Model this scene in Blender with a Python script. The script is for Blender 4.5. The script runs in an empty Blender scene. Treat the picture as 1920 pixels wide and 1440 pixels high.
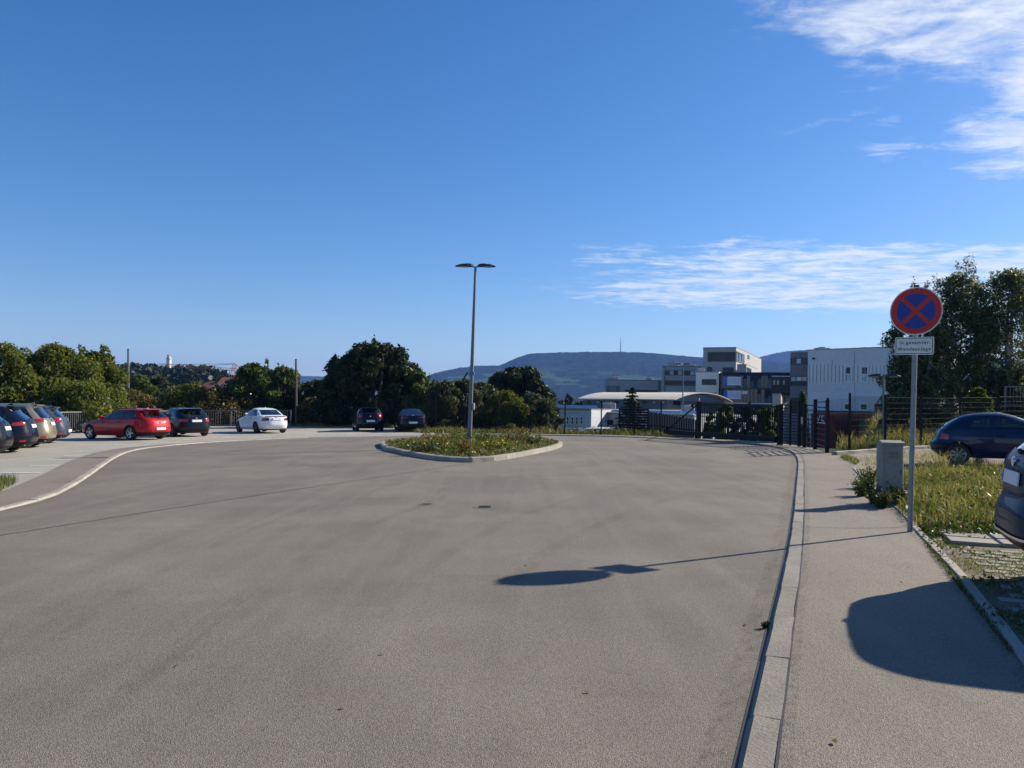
import bpy, bmesh, math, random
import numpy as np
from mathutils import Vector, Matrix
from mathutils.geometry import delaunay_2d_cdt

scene = bpy.context.scene
COL = scene.collection
rad = math.radians

# ------------------------------------------------------------------ camera
EYE = 1.6
FPX = 1440.0                       # focal length for a 1920 px wide picture
PITCH = rad(1.59)
ROLL = rad(1.2)
SL = math.tan(ROLL) * math.cos(PITCH)   # cross fall of the yard
_F = Vector((0, math.cos(PITCH), math.sin(PITCH)))
_R0 = Vector((1, 0, 0)); _U0 = Vector((0, -math.sin(PITCH), math.cos(PITCH)))
_R = _R0 * math.cos(ROLL) + _U0 * math.sin(ROLL)
_U = _U0 * math.cos(ROLL) - _R0 * math.sin(ROLL)
cam_data = bpy.data.cameras.new('camera')
cam = bpy.data.objects.new('camera', cam_data)
COL.objects.link(cam)
cam_data.sensor_width = 36.0
cam_data.lens = 36.0 * FPX / 1920.0
cam_data.clip_start = 0.05
cam_data.clip_end = 20000
m = Matrix((( _R.x, _U.x, -_F.x, 0), (_R.y, _U.y, -_F.y, 0), (_R.z, _U.z, -_F.z, EYE), (0, 0, 0, 1)))
cam.matrix_world = m
scene.camera = cam

# ------------------------------------------------------------------ sun, sky, exposure
SUN_AZ = rad(62.4)                 # clockwise from +Y
SUN_EL = rad(29.0)
sun_dir = Vector((math.sin(SUN_AZ) * math.cos(SUN_EL), math.cos(SUN_AZ) * math.cos(SUN_EL), math.sin(SUN_EL)))
sd = bpy.data.lights.new('sun', 'SUN'); sd.energy = 5.0; sd.angle = rad(0.53); sd.color = (1.0, 0.895, 0.745)
so = bpy.data.objects.new('sun', sd); COL.objects.link(so)
so.rotation_euler = sun_dir.to_track_quat('Z', 'Y').to_euler()
so.location = (40, 20, 60)

world = bpy.data.worlds.new('World'); scene.world = world; world.use_nodes = True
wn = world.node_tree.nodes; wl = world.node_tree.links; wn.clear()

def node(tree, typ, **kw):
    n = tree.nodes.new(typ)
    for k, v in kw.items():
        if k.startswith('i_'):
            key = k[2:]
            key = int(key) if key.isdigit() else key
            n.inputs[key].default_value = v
        else:
            setattr(n, k, v)
    return n

def build_world():
    t = world.node_tree; L = t.links.new
    sky = node(t, 'ShaderNodeTexSky', sky_type='NISHITA', sun_disc=False, sun_elevation=SUN_EL, sun_rotation=SUN_AZ,
               altitude=200, air_density=1.0, dust_density=0.3, ozone_density=3.0)
    tc = node(t, 'ShaderNodeTexCoord')
    sep = node(t, 'ShaderNodeSeparateXYZ'); L(tc.outputs['Generated'], sep.inputs[0])
    def mth(op, a, b=None, c=None, clamp=False):
        n = node(t, 'ShaderNodeMath', operation=op, use_clamp=clamp)
        for i, v in enumerate((a, b, c)):
            if v is None: continue
            if isinstance(v, (int, float)): n.inputs[i].default_value = v
            else: L(v, n.inputs[i])
        return n.outputs[0]
    def sstep(v, lo, hi):
        n = node(t, 'ShaderNodeMapRange', interpolation_type='SMOOTHSTEP')
        L(v, n.inputs[0]); n.inputs[1].default_value = lo; n.inputs[2].default_value = hi
        return n.outputs[0]
    z = mth('MAXIMUM', sep.outputs[2], 0.03)
    X = mth('DIVIDE', sep.outputs[0], z); Y = mth('DIVIDE', sep.outputs[1], z)
    pv = node(t, 'ShaderNodeCombineXYZ'); L(X, pv.inputs[0]); L(Y, pv.inputs[1])
    def noise(scale, vec, detail=6, rough=0.55, dist=0.0, sx=1, sy=1, rot=0.0, off=(0, 0, 0)):
        mp = node(t, 'ShaderNodeMapping'); L(vec, mp.inputs[0])
        mp.inputs['Scale'].default_value = (sx, sy, 1); mp.inputs['Rotation'].default_value = (0, 0, rot)
        mp.inputs['Location'].default_value = off
        n = node(t, 'ShaderNodeTexNoise', i_Scale=scale, i_Detail=detail, i_Roughness=rough, i_Distortion=dist)
        L(mp.outputs[0], n.inputs['Vector'])
        return n.outputs['Fac']
    P = pv.outputs[0]
    big = noise(0.9, P, 3, 0.6, 0.4, off=(3.1, 1.7, 0))
    wob = mth('MULTIPLY', mth('SUBTRACT', big, 0.5), 1.9)
    Yc = mth('MAXIMUM', Y, 0.6)
    # bank of thin cloud to the right, its edge running away obliquely
    e1 = mth('ADD', mth('SUBTRACT', X, mth('MULTIPLY_ADD', Yc, 0.85, -0.84)), wob)
    m1 = mth('MULTIPLY', mth('MULTIPLY', sstep(Y, 1.0, 1.8), sstep(e1, -0.95, 1.0)), mth('SUBTRACT', 1.0, sstep(mth('ADD', Y, mth('MULTIPLY', wob, 0.35)), 3.0, 3.75)))
    # a second street of cloud farther off, low over the horizon
    Yb = mth('ADD', Y, mth('MULTIPLY', wob, 0.55))
    m2 = mth('MULTIPLY', mth('MULTIPLY', sstep(Yb, 4.15, 4.9), mth('SUBTRACT', 1.0, sstep(Yb, 7.0, 8.6))),
             sstep(mth('ADD', X, wob), -0.8, 1.7))
    mask = mth('MAXIMUM', m1, mth('MULTIPLY', m2, 0.74))
    n1 = noise(2.6, P, 6, 0.60, 0.6, 1.0, 1.15, 0.5)
    n2 = noise(7.0, P, 5, 0.62, 0.7, 0.75, 1.35, 0.35, (1, 2, 0))
    tex = mth('ADD', mth('MULTIPLY', n1, 0.62), mth('MULTIPLY', n2, 0.38))
    d = mth('SUBTRACT', mth('ADD', tex, mth('MULTIPLY', mask, 0.50)), 0.70)
    dens = mth('MULTIPLY', mth('MULTIPLY', sstep(d, 0.0, 0.31), sstep(mask, 0.02, 0.35)), sstep(sep.outputs[2], 0.06, 0.12))
    dens = mth('MULTIPLY', dens, 0.88)
    mix = node(t, 'ShaderNodeMix', data_type='RGBA')
    hs = node(t, 'ShaderNodeHueSaturation'); hs.inputs['Saturation'].default_value = SKY_SAT
    L(sky.outputs[0], hs.inputs['Color'])
    tn = node(t, 'ShaderNodeMix', data_type='RGBA', blend_type='MULTIPLY'); tn.inputs[0].default_value = 1.0; tn.inputs[7].default_value = SKY_TINT; L(hs.outputs[0], tn.inputs[6])
    L(dens, mix.inputs[0]); L(tn.outputs[2], mix.inputs[6]); mix.inputs[7].default_value = CLOUD
    bg = node(t, 'ShaderNodeBackground'); bg.inputs[1].default_value = SKY_STRENGTH
    L(mix.outputs[2], bg.inputs[0])
    out = node(t, 'ShaderNodeOutputWorld'); L(bg.outputs[0], out.inputs[0])
SKY_TINT = (1.0, 0.965, 1.08, 1)
SKY_SAT = 1.29
CLOUD = (7.6, 7.9, 8.3, 1)
SKY_STRENGTH = 0.074
build_world()
scene.view_settings.view_transform = 'Standard'
scene.view_settings.look = 'None'
scene.view_settings.exposure = 0.80
scene.view_settings.gamma = 1.0
scene.view_settings.use_curve_mapping = False
scene.render.engine = 'CYCLES'
scene.cycles.max_bounces = 8
scene.cycles.transparent_max_bounces = 16
scene.cycles.volume_bounces = 0
try:
    scene.cycles.use_denoising = True
except Exception:
    pass

# ------------------------------------------------------------------ where things are on the ground
def G(x, y=0.0):
    return SL * x

def ray(u, v):
    return _F + _R * ((u - 960) / FPX) + _U * ((720 - v) / FPX)

def gp(u, v, h=0.0):
    """point of the yard plane (raised by h) that is seen at u, v of the 1920 px photograph"""
    r = ray(u, v)
    t = (h - EYE) / (r.z - SL * r.x)
    return Vector((r.x * t, r.y * t, EYE + r.z * t))

def dp(u, v, d):
    """point at depth d in the direction u, v"""
    r = ray(u, v); t = d / r.y
    return Vector((r.x * t, d, EYE + r.z * t))

def ud(u, d, h=0.0):
    """ground point at depth d below image column u"""
    p = dp(u, 760, d)
    return Vector((p.x, d, G(p.x) + h))

# ------------------------------------------------------------------ materials
MATS = {}
def principled(name, color=(.5, .5, .5), rough=0.6, metal=0.0, spec=0.5, coat=0.0, trans=0.0, ior=1.45, emit=None, alpha=1.0):
    mt = bpy.data.materials.new(name); mt.use_nodes = True
    b = mt.node_tree.nodes['Principled BSDF']
    b.inputs['Base Color'].default_value = (*color, 1); b.inputs['Roughness'].default_value = rough
    b.inputs['Metallic'].default_value = metal; b.inputs['Specular IOR Level'].default_value = spec
    b.inputs['Coat Weight'].default_value = coat; b.inputs['Coat Roughness'].default_value = 0.04
    b.inputs['Transmission Weight'].default_value = trans; b.inputs['IOR'].default_value = ior
    b.inputs['Alpha'].default_value = alpha
    if emit:
        b.inputs['Emission Color'].default_value = (*emit[0], 1); b.inputs['Emission Strength'].default_value = emit[1]
    MATS[name] = mt
    return mt

def mixrgb(t, fac, a, b, blend='MIX'):
    n = t.nodes.new('ShaderNodeMix'); n.data_type = 'RGBA'; n.blend_type = blend
    for idx, v in ((0, fac), (6, a), (7, b)):
        if isinstance(v, (int, float)): n.inputs[idx].default_value = v
        elif isinstance(v, tuple): n.inputs[idx].default_value = (*v[:3], 1)
        else: t.links.new(v, n.inputs[idx])
    return n.outputs[2]

def texn(t, vec, scale, detail=4, rough=0.55, dist=0.0, lo=0.35, hi=0.65):
    n = node(t, 'ShaderNodeTexNoise', i_Scale=scale, i_Detail=detail, i_Roughness=rough, i_Distortion=dist)
    t.links.new(vec, n.inputs['Vector'])
    r = node(t, 'ShaderNodeMapRange'); t.links.new(n.outputs['Fac'], r.inputs[0])
    r.inputs[1].default_value = lo; r.inputs[2].default_value = hi
    return r.outputs[0]

def geo_pos(t):
    return node(t, 'ShaderNodeNewGeometry').outputs['Position']

def mapped(t, vec, scale=(1, 1, 1), rot=(0, 0, 0)):
    mp = node(t, 'ShaderNodeMapping'); t.links.new(vec, mp.inputs[0])
    mp.inputs['Scale'].default_value = scale; mp.inputs['Rotation'].default_value = rot
    return mp.outputs[0]

def bump(t, height, strength, dist=0.01):
    b = node(t, 'ShaderNodeBump', i_Strength=strength, i_Distance=dist)
    t.links.new(height, b.inputs['Height'])
    t.links.new(b.outputs[0], t.nodes['Principled BSDF'].inputs['Normal'])

def ground_mat(name, base, dark, light, speck=0.5, streak_rot=0.35, rough=0.85, speck_scale=150, tint=(0.16, 0.13, 0.12), macro=0.55):
    mt = principled(name, base, rough, spec=0.35); t = mt.node_tree; b = t.nodes['Principled BSDF']
    pos = geo_pos(t)
    c = mixrgb(t, texn(t, pos, 0.35, 3, 0.6, 0.3), dark, base)
    st = mapped(t, pos, (2.6, 0.16, 1), (0, 0, streak_rot))
    c = mixrgb(t, mul(t, texn(t, st, 1.0, 4, 0.6, 0.5, 0.42, 0.72), macro), c, light)
    st2 = mapped(t, pos, (0.12, 1.4, 1), (0, 0, streak_rot * 0.4))
    c = mixrgb(t, mul(t, texn(t, st2, 1.0, 4, 0.65, 0.8, 0.55, 0.8), 0.5), c, dark)
    c = mixrgb(t, mul(t, texn(t, pos, 1.3, 4, 0.7, 0.0, 0.5, 0.75), 0.4), c, tint)
    # aggregate
    vo = node(t, 'ShaderNodeTexVoronoi', i_Scale=speck_scale); t.links.new(pos, vo.inputs['Vector'])
    sepc = node(t, 'ShaderNodeSeparateColor'); t.links.new(vo.outputs['Color'], sepc.inputs[0])
    r = node(t, 'ShaderNodeMapRange'); t.links.new(sepc.outputs[0], r.inputs[0]); r.inputs[3].default_value = 1 - speck; r.inputs[4].default_value = 1 + speck * 0.95
    mm = node(t, 'ShaderNodeVectorMath', operation='SCALE'); t.links.new(c, mm.inputs[0]); t.links.new(r.outputs[0], mm.inputs['Scale'])
    t.links.new(mm.outputs[0], b.inputs['Base Color'])
    n = node(t, 'ShaderNodeTexNoise', i_Scale=speck_scale * 0.8, i_Detail=1.0); t.links.new(pos, n.inputs['Vector'])
    ad = node(t, 'ShaderNodeMath', operation='ADD'); t.links.new(n.outputs['Fac'], ad.inputs[0]); t.links.new(vo.outputs['Distance'], ad.inputs[1])
    bump(t, ad.outputs[0], 0.55, 0.006)
    return mt

def mul(t, a, k):
    n = node(t, 'ShaderNodeMath', operation='MULTIPLY'); t.links.new(a, n.inputs[0]); n.inputs[1].default_value = k
    return n.outputs[0]

def blotch_mat(name, c1, c2, scale=1.5, rough=0.8, metal=0.0, spec=0.4, bumpk=0.15, fine=60, c3=None, lo=.35, hi=.65, objspace=False, objrand=0.0):
    mt = principled(name, c1, rough, metal, spec); t = mt.node_tree; b = t.nodes['Principled BSDF']
    pos = node(t, 'ShaderNodeTexCoord').outputs['Object'] if objspace else geo_pos(t)
    c = mixrgb(t, texn(t, pos, scale, 6, 0.65, 0.4, lo, hi), c1, c2)
    if c3: c = mixrgb(t, mul(t, texn(t, pos, scale * 6, 5, 0.7, 0, .52, .75), 0.8), c, c3)
    f = texn(t, pos, fine, 3, 0.6, 0, 0.2, 0.8)
    c = mixrgb(t, 0.35, c, mixrgb(t, f, tuple(x * .6 for x in c1), tuple(min(1, x * 1.35) for x in c1)))
    if objrand:
        rr = node(t, 'ShaderNodeMapRange'); t.links.new(node(t, 'ShaderNodeObjectInfo').outputs['Random'], rr.inputs[0]); rr.inputs[3].default_value = 1 - objrand; rr.inputs[4].default_value = 1 + objrand * .7
        sc = node(t, 'ShaderNodeVectorMath', operation='SCALE'); t.links.new(c, sc.inputs[0]); t.links.new(rr.outputs[0], sc.inputs['Scale']); c = sc.outputs[0]
    t.links.new(c, b.inputs['Base Color'])
    if bumpk: bump(t, f, bumpk, 0.004)
    return mt

def leaf_mat(name, c_dark, c_light, c_odd=None, trans=0.35, odd=0.08, scale=0.7):
    mt = bpy.data.materials.new(name); mt.use_nodes = True; t = mt.node_tree; t.nodes.clear()
    g = node(t, 'ShaderNodeNewGeometry')
    rnd = g.outputs['Random Per Island']
    c = mixrgb(t, rnd, c_dark, c_light)
    c = mixrgb(t, mul(t, texn(t, g.outputs['Position'], scale, 3, 0.5, 0, .4, .62), 0.75), c, tuple(0.5 * (a + b) for a, b in zip(c_dark, c_light)))
    if c_odd:
        k = node(t, 'ShaderNodeMath', operation='MULTIPLY'); t.links.new(rnd, k.inputs[0]); k.inputs[1].default_value = 37.7
        fr = node(t, 'ShaderNodeMath', operation='FRACT'); t.links.new(k.outputs[0], fr.inputs[0])
        r = node(t, 'ShaderNodeMath', operation='GREATER_THAN'); t.links.new(fr.outputs[0], r.inputs[0]); r.inputs[1].default_value = 1 - odd
        c = mixrgb(t, r.outputs[0], c, c_odd)
    pb = node(t, 'ShaderNodeBsdfPrincipled', i_Roughness=0.5); pb.inputs['Specular IOR Level'].default_value = 0.2
    t.links.new(c, pb.inputs['Base Color'])
    tr = node(t, 'ShaderNodeBsdfTranslucent')
    warm = mixrgb(t, 1.0, c, (1.25, 1.2, 0.55), 'MULTIPLY'); t.links.new(warm, tr.inputs[0])
    mx = node(t, 'ShaderNodeMixShader'); mx.inputs[0].default_value = trans
    t.links.new(pb.outputs[0], mx.inputs[1]); t.links.new(tr.outputs[0], mx.inputs[2])
    o = node(t, 'ShaderNodeOutputMaterial'); t.links.new(mx.outputs[0], o.inputs[0])
    MATS[name] = mt
    return mt

def car_paint(name, color, metal=0.0, rough=0.35, coat=1.0, flake=0.0):
    mt = principled(name, color, rough, metal, 0.08, coat * .6)
    t = mt.node_tree; b = t.nodes['Principled BSDF']
    dirt = texn(t, node(t, 'ShaderNodeTexCoord').outputs['Object'], 3.5, 6, 0.7, 0, .45, .9)
    t.links.new(mixrgb(t, mul(t, dirt, 0.035), color, (0.20, 0.18, 0.15)), b.inputs['Base Color'])
    return mt

asphalt = ground_mat('asphalt', (0.205, 0.184, 0.148), (0.146, 0.131, 0.107), (0.248, 0.225, 0.184), 0.44, speck_scale=210, tint=(0.15, 0.125, 0.10), macro=.38)
asphalt_walk = ground_mat('asphalt_walk', (0.232, 0.203, 0.163), (0.185, 0.162, 0.131), (0.27, 0.237, 0.19), 0.42, tint=(0.20, 0.167, 0.135), macro=0.4, speck_scale=190)
parking_mat = ground_mat('parking_concrete', (0.37, 0.352, 0.295), (0.305, 0.29, 0.245), (0.42, 0.40, 0.34), 0.20, tint=(0.27, 0.25, 0.215), macro=0.5)
driveway_mat = ground_mat('driveway_asphalt', (0.12, 0.115, 0.11), (0.09, 0.088, 0.085), (0.15, 0.145, 0.14), 0.3)
concrete = blotch_mat('concrete', (0.36, 0.34, 0.30), (0.25, 0.235, 0.205), 2.0, 0.85, fine=90, bumpk=.4, c3=(0.17, 0.155, 0.13))
granite = blotch_mat('kerb_granite', (0.25, 0.228, 0.19), (0.165, 0.15, 0.125), 2.2, 0.85, fine=55, bumpk=1.0, c3=(0.075, 0.068, 0.056), objrand=.10)
kerb_light = blotch_mat('kerb_light', (0.35, 0.328, 0.275), (0.26, 0.242, 0.205), 1.2, 0.85, fine=70, bumpk=.4, c3=(0.20, 0.185, 0.155), objrand=.14)
seam_mat = principled('bitumen', (0.035, 0.032, 0.03), 0.6)
white_line = blotch_mat('white_paint', (0.80, 0.79, 0.75), (0.72, 0.71, 0.67), 4, 0.7, fine=80, c3=(0.52, 0.50, 0.45))
soil = blotch_mat('soil', (0.16, 0.13, 0.09), (0.10, 0.08, 0.055), 1.2, 0.95, fine=40, bumpk=.6, c3=(0.23, 0.20, 0.15))
gravel = blotch_mat('gravel', (0.235, 0.205, 0.155), (0.155, 0.135, 0.10), 1.2, 0.95, fine=55, bumpk=.9, c3=(0.14, 0.12, 0.085))
galv = blotch_mat('galvanised', (0.25, 0.265, 0.29), (0.18, 0.195, 0.22), 6, 0.45, 0.5, fine=25, bumpk=0.05)
galv_matt = blotch_mat('galvanised_matt', (0.24, 0.245, 0.235), (0.18, 0.185, 0.18), 5, 0.6, 0.35, fine=25, bumpk=0.05)
dark_steel = principled('anthracite_steel', (0.010, 0.012, 0.016), 0.5, 0.0, 0.2)
black_plastic = principled('black_plastic', (0.011, 0.011, 0.012), 0.6, 0, .25)
rubber = principled('rubber', (0.02, 0.02, 0.02), 0.8)
glass_car = principled('car_glass', (0.05, 0.06, 0.065), 0.03, 0, 0.6, trans=0.0)
def _glass():
    mt = bpy.data.materials.new('tinted_glass'); mt.use_nodes = True; t = mt.node_tree; t.nodes.clear()
    tb = node(t, 'ShaderNodeBsdfTransparent'); tb.inputs[0].default_value = (0.62, 0.67, 0.66, 1)
    gl = node(t, 'ShaderNodeBsdfGlossy', i_Roughness=0.02); gl.inputs[0].default_value = (1, 1, 1, 1)
    fr = node(t, 'ShaderNodeFresnel', i_IOR=1.52)
    ad = node(t, 'ShaderNodeMath', operation='MULTIPLY_ADD'); t.links.new(fr.outputs[0], ad.inputs[0]); ad.inputs[1].default_value = 1.5; ad.inputs[2].default_value = 0.02
    mx = node(t, 'ShaderNodeMixShader'); t.links.new(ad.outputs[0], mx.inputs[0]); t.links.new(tb.outputs[0], mx.inputs[1]); t.links.new(gl.outputs[0], mx.inputs[2])
    o = node(t, 'ShaderNodeOutputMaterial'); t.links.new(mx.outputs[0], o.inputs[0])
    return mt
tinted = _glass()
glass_dark = principled('building_glass', (0.016, 0.024, 0.040), 0.12, 0, 0.3)
chrome = principled('chrome', (0.75, 0.76, 0.78), 0.15, 1.0)
alloy = principled('alloy', (0.50, 0.51, 0.53), 0.3, 0.85)
dark_alloy = principled('dark_alloy', (0.10, 0.10, 0.11), 0.35, 0.7)
plate_white = principled('plate_white', (0.75, 0.76, 0.76), 0.45)
plate_blue = principled('plate_blue', (0.02, 0.05, 0.35), 0.45)
tail_red = principled('tail_red', (0.34, 0.010, 0.012), 0.12, 0, 0.6, 0.6)
tail_dark = principled('tail_dark', (0.16, 0.008, 0.012), 0.12, 0, 0.6, 0.6)
lamp_clear = principled('lamp_clear', (0.65, 0.67, 0.70), 0.12, 0.2, 0.7, 0.6)
seat_mat = principled('seat_cloth', (0.03, 0.031, 0.034), 0.9)
bark = blotch_mat('bark', (0.11, 0.085, 0.06), (0.06, 0.047, 0.035), 5, 0.95, fine=30, bumpk=.8)
bark_birch = blotch_mat('bark_birch', (0.42, 0.40, 0.36), (0.10, 0.09, 0.08), 5, 0.9, fine=30, bumpk=.5, lo=.5, hi=.6)

# ------------------------------------------------------------------ mesh helpers
def meta(o, label=None, cat=None, group=None, kind=None):
    if label: o['label'] = label
    if cat: o['category'] = cat
    if group: o['group'] = group
    if kind: o['kind'] = kind
    return o

def empty(name, loc=(0, 0, 0), label=None, cat=None, group=None, kind=None):
    o = bpy.data.objects.new(name, None); COL.objects.link(o); o.location = loc; o.empty_display_size = 0.2
    return meta(o, label, cat, group, kind)

def link(name, me, parent=None, loc=None):
    o = bpy.data.objects.new(name, me); COL.objects.link(o)
    if parent is not None: o.parent = parent
    if loc is not None: o.location = loc
    return o

class MB:
    """collects faces; build() makes ONE mesh object"""
    def __init__(s): s.v = []; s.f = []; s.m = []; s.cur = 0
    def add(s, vs, fs, mi=None):
        o = len(s.v); s.v += [tuple(p) for p in vs]
        for f in fs: s.f.append(tuple(i + o for i in f)); s.m.append(s.cur if mi is None else mi)
        return s
    def box(s, c, d, rz=0.0, mtx=None, bev=0.0):
        x, y, z = d[0] / 2, d[1] / 2, d[2] / 2
        if bev > 0:
            b = min(bev, x * .9, y * .9, z * .9); vs = []
            for sx in (-1, 1):
                for sy in (-1, 1):
                    for sz in (-1, 1):
                        vs += [(sx * (x - b), sy * (y - b), sz * z), (sx * (x - b), sy * y, sz * (z - b)), (sx * x, sy * (y - b), sz * (z - b))]
            bm = bmesh.new()
            for p in vs: bm.verts.new(p)
            bmesh.ops.convex_hull(bm, input=bm.verts)
            bmesh.ops.dissolve_limit(bm, angle_limit=0.01, verts=bm.verts, edges=bm.edges)
            bm.verts.ensure_lookup_table(); bm.verts.index_update()
            vs = [v.co.copy() for v in bm.verts]; fs = [tuple(v.index for v in f.verts) for f in bm.faces]; bm.free()
        else:
            vs = [Vector((sx * x, sy * y, sz * z)) for sx in (-1, 1) for sy in (-1, 1) for sz in (-1, 1)]
            fs = [(0, 1, 3, 2), (4, 6, 7, 5), (0, 4, 5, 1), (2, 3, 7, 6), (0, 2, 6, 4), (1, 5, 7, 3)]
        M = Matrix.Rotation(rz, 4, 'Z') if mtx is None else mtx
        c = Vector(c)
        return s.add([M @ Vector(p) + c for p in vs], fs)
    def bar(s, p0, p1, w, h, up=(0, 0, 1)):
        """rectangular bar from p0 to p1"""
        p0 = Vector(p0); p1 = Vector(p1); d = (p1 - p0); L = d.length; d.normalize(); u = Vector(up)
        if abs(d.dot(u)) > 0.99: u = Vector((1, 0, 0))
        r = d.cross(u).normalized(); u = r.cross(d)
        vs = [p + r * a * w / 2 + u * b * h / 2 for p in (p0, p1) for a, b in ((-1, -1), (1, -1), (1, 1), (-1, 1))]
        return s.add(vs, [(0, 3, 2, 1), (4, 5, 6, 7), (0, 1, 5, 4), (1, 2, 6, 5), (2, 3, 7, 6), (3, 0, 4, 7)])
    def tube(s, pts, rs, n=8, cap=True):
        pts = [Vector(p) for p in pts]
        if not isinstance(rs, (list, tuple)): rs = [rs] * len(pts)
        rings = []
        for i, p in enumerate(pts):
            d = (pts[min(i + 1, len(pts) - 1)] - pts[max(i - 1, 0)]).normalized()
            a = Vector((1, 0, 0)) if abs(d.x) < 0.9 else Vector((0, 1, 0))
            r = d.cross(a).normalized(); u = r.cross(d)
            rings.append([p + (r * math.cos(2 * math.pi * k / n) + u * math.sin(2 * math.pi * k / n)) * rs[i] for k in range(n)])
        vs = [q for r in rings for q in r]; fs = []
        for i in range(len(pts) - 1):
            for k in range(n):
                a = i * n + k; b = i * n + (k + 1) % n
                fs.append((a, a + n, b + n, b))
        if cap:
            fs.append(tuple(range(n))); fs.append(tuple(reversed(range((len(pts) - 1) * n, len(pts) * n))))
        return s.add(vs, fs)
    def prism(s, poly, z0, z1):
        """poly: ccw (x, y)"""
        n = len(poly)
        vs = [(p[0], p[1], z0) for p in poly] + [(p[0], p[1], z1) for p in poly]
        fs = [tuple(reversed(range(n))), tuple(range(n, 2 * n))] + [(i, (i + 1) % n, n + (i + 1) % n, n + i) for i in range(n)]
        return s.add(vs, fs)
    def mesh(s, name, mats, smooth=False, angle=40):
        me = bpy.data.meshes.new(name); me.from_pydata(s.v, [], s.f)
        if not isinstance(mats, (list, tuple)): mats = [mats]
        for mt in mats: me.materials.append(mt)
        if len(mats) > 1: me.polygons.foreach_set('material_index', s.m)
        if smooth:
            me.polygons.foreach_set('use_smooth', [True] * len(me.polygons)); me.set_sharp_from_angle(angle=rad(angle))
        me.update(); return me
    def build(s, name, mats, parent=None, loc=None, smooth=False, angle=40):
        return link(name, s.mesh(name, mats, smooth, angle), parent, loc)

def np_mesh(name, co, faces, mat, k):
    """co (N,3) array, faces (M,k) array"""
    me = bpy.data.meshes.new(name)
    me.vertices.add(len(co)); me.vertices.foreach_set('co', np.ascontiguousarray(co, dtype=np.float32).ravel())
    M = len(faces); me.loops.add(M * k); me.loops.foreach_set('vertex_index', np.ascontiguousarray(faces, dtype=np.int32).ravel())
    me.polygons.add(M); me.polygons.foreach_set('loop_start', np.arange(0, M * k, k, dtype=np.int32))
    me.update(calc_edges=True); me.validate()
    for mt in (mat if isinstance(mat, (list, tuple)) else [mat]): me.materials.append(mt)
    return me

def sheet(name, pts, mat, h, kind='structure', parent=None, zfun=None):
    """flat polygon (list of x, y) laid on the yard plane, raised by h"""
    n = len(pts)
    vs, es, fs, *_ = delaunay_2d_cdt([Vector((p[0], p[1])) for p in pts], [], [list(range(n))], 1, 1e-5)
    co = [(p.x, p.y, (zfun or G)(p.x, p.y) + h) for p in vs]
    out = []
    for f in fs:
        a, b, c = (vs[i] for i in f[:3])
        out.append(tuple(f) if (b - a).cross(c - a) > 0 else tuple(reversed(f)))
    me = bpy.data.meshes.new(name); me.from_pydata(co, [], out); me.materials.append(mat); me.update()
    o = link(name, me, parent)
    if kind and parent is None: o['kind'] = kind
    return o

def smooth_line(pts, n=8):
    """Catmull-Rom through 2D/3D points"""
    P = [Vector(p) for p in pts]; P = [P[0] * 2 - P[1]] + P + [P[-1] * 2 - P[-2]]; out = []
    for i in range(1, len(P) - 2):
        for k in range(n):
            t = k / n
            out.append(0.5 * ((2 * P[i]) + (P[i + 1] - P[i - 1]) * t + (2 * P[i - 1] - 5 * P[i] + 4 * P[i + 1] - P[i + 2]) * t * t + (3 * P[i] - P[i - 1] - 3 * P[i + 1] + P[i + 2]) * t ** 3))
    out.append(P[-2]); return out

def resample(pts, step):
    out = [pts[0].copy()]; acc = 0.0
    for a, b in zip(pts[:-1], pts[1:]):
        L = (b - a).length; pos = step - acc
        while pos <= L:
            out.append(a + (b - a) * (pos / L)); pos += step
        acc = (acc + L) % step
    return out

def offset_line(pts, d):
    """shift a polyline to its left by d (in plan)"""
    out = []
    for i, p in enumerate(pts):
        t = (pts[min(i + 1, len(pts) - 1)] - pts[max(i - 1, 0)]); t.z = 0; t.normalize()
        out.append(p + Vector((-t.y, t.x, 0)) * d)
    return out

def ground_strip(name, pts, width, mat, h, parent):
    """thin painted or poured strip along a polyline"""
    a = offset_line(pts, width / 2); b = offset_line(pts, -width / 2); mb = MB()
    for i in range(len(pts) - 1):
        q = [a[i], b[i], b[i + 1], a[i + 1]]
        mb.add([(p.x, p.y, G(p.x) + h) for p in q], [(0, 1, 2, 3)])
    return mb.build(name, mat, parent)

# ================================================================== SETTING
rng = np.random.default_rng(7)
random.seed(11)
def V2(p): return Vector((p[0], p[1], 0))
def px(*uv, h=0.0): return [V2(gp(u, v, h)) for u, v in uv]

# edge of the level yard; beyond it the ground drops away (left, middle) or banks up (right)
EDGE = [(-60, -80), (-60, 20), (-29.5, 27), (-25.6, 40), (-23.7, 58.4), (-16.4, 59.2), (-11, 57.5), (-6.2, 52.5), (-2, 50), (3, 47.5),
        (6.6, 43.5), (8.6, 37.2), (10.9, 30.4), (12.4, 26.6), (16.5, 29.0), (24, 36), (60, 36), (60, -80)]
_E = np.array(EDGE, float)
def edge_dist(x, y):
    """distance outside the yard (0 inside)"""
    x = np.atleast_1d(np.asarray(x, float)); y = np.atleast_1d(np.asarray(y, float))
    ins = np.zeros(x.shape, bool); best = np.full(x.shape, 1e9); n = len(_E)
    for i in range(n):
        ax, ay = _E[i]; bx, by = _E[(i + 1) % n]
        c = ((ay > y) != (by > y)) & (x < (bx - ax) * (y - ay) / ((by - ay) if by != ay else 1e-9) + ax)
        ins ^= c
        dx, dy = bx - ax, by - ay; t = np.clip(((x - ax) * dx + (y - ay) * dy) / (dx * dx + dy * dy), 0, 1)
        best = np.minimum(best, np.hypot(x - ax - t * dx, y - ay - t * dy))
    return np.where(ins, 0.0, best)
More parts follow.
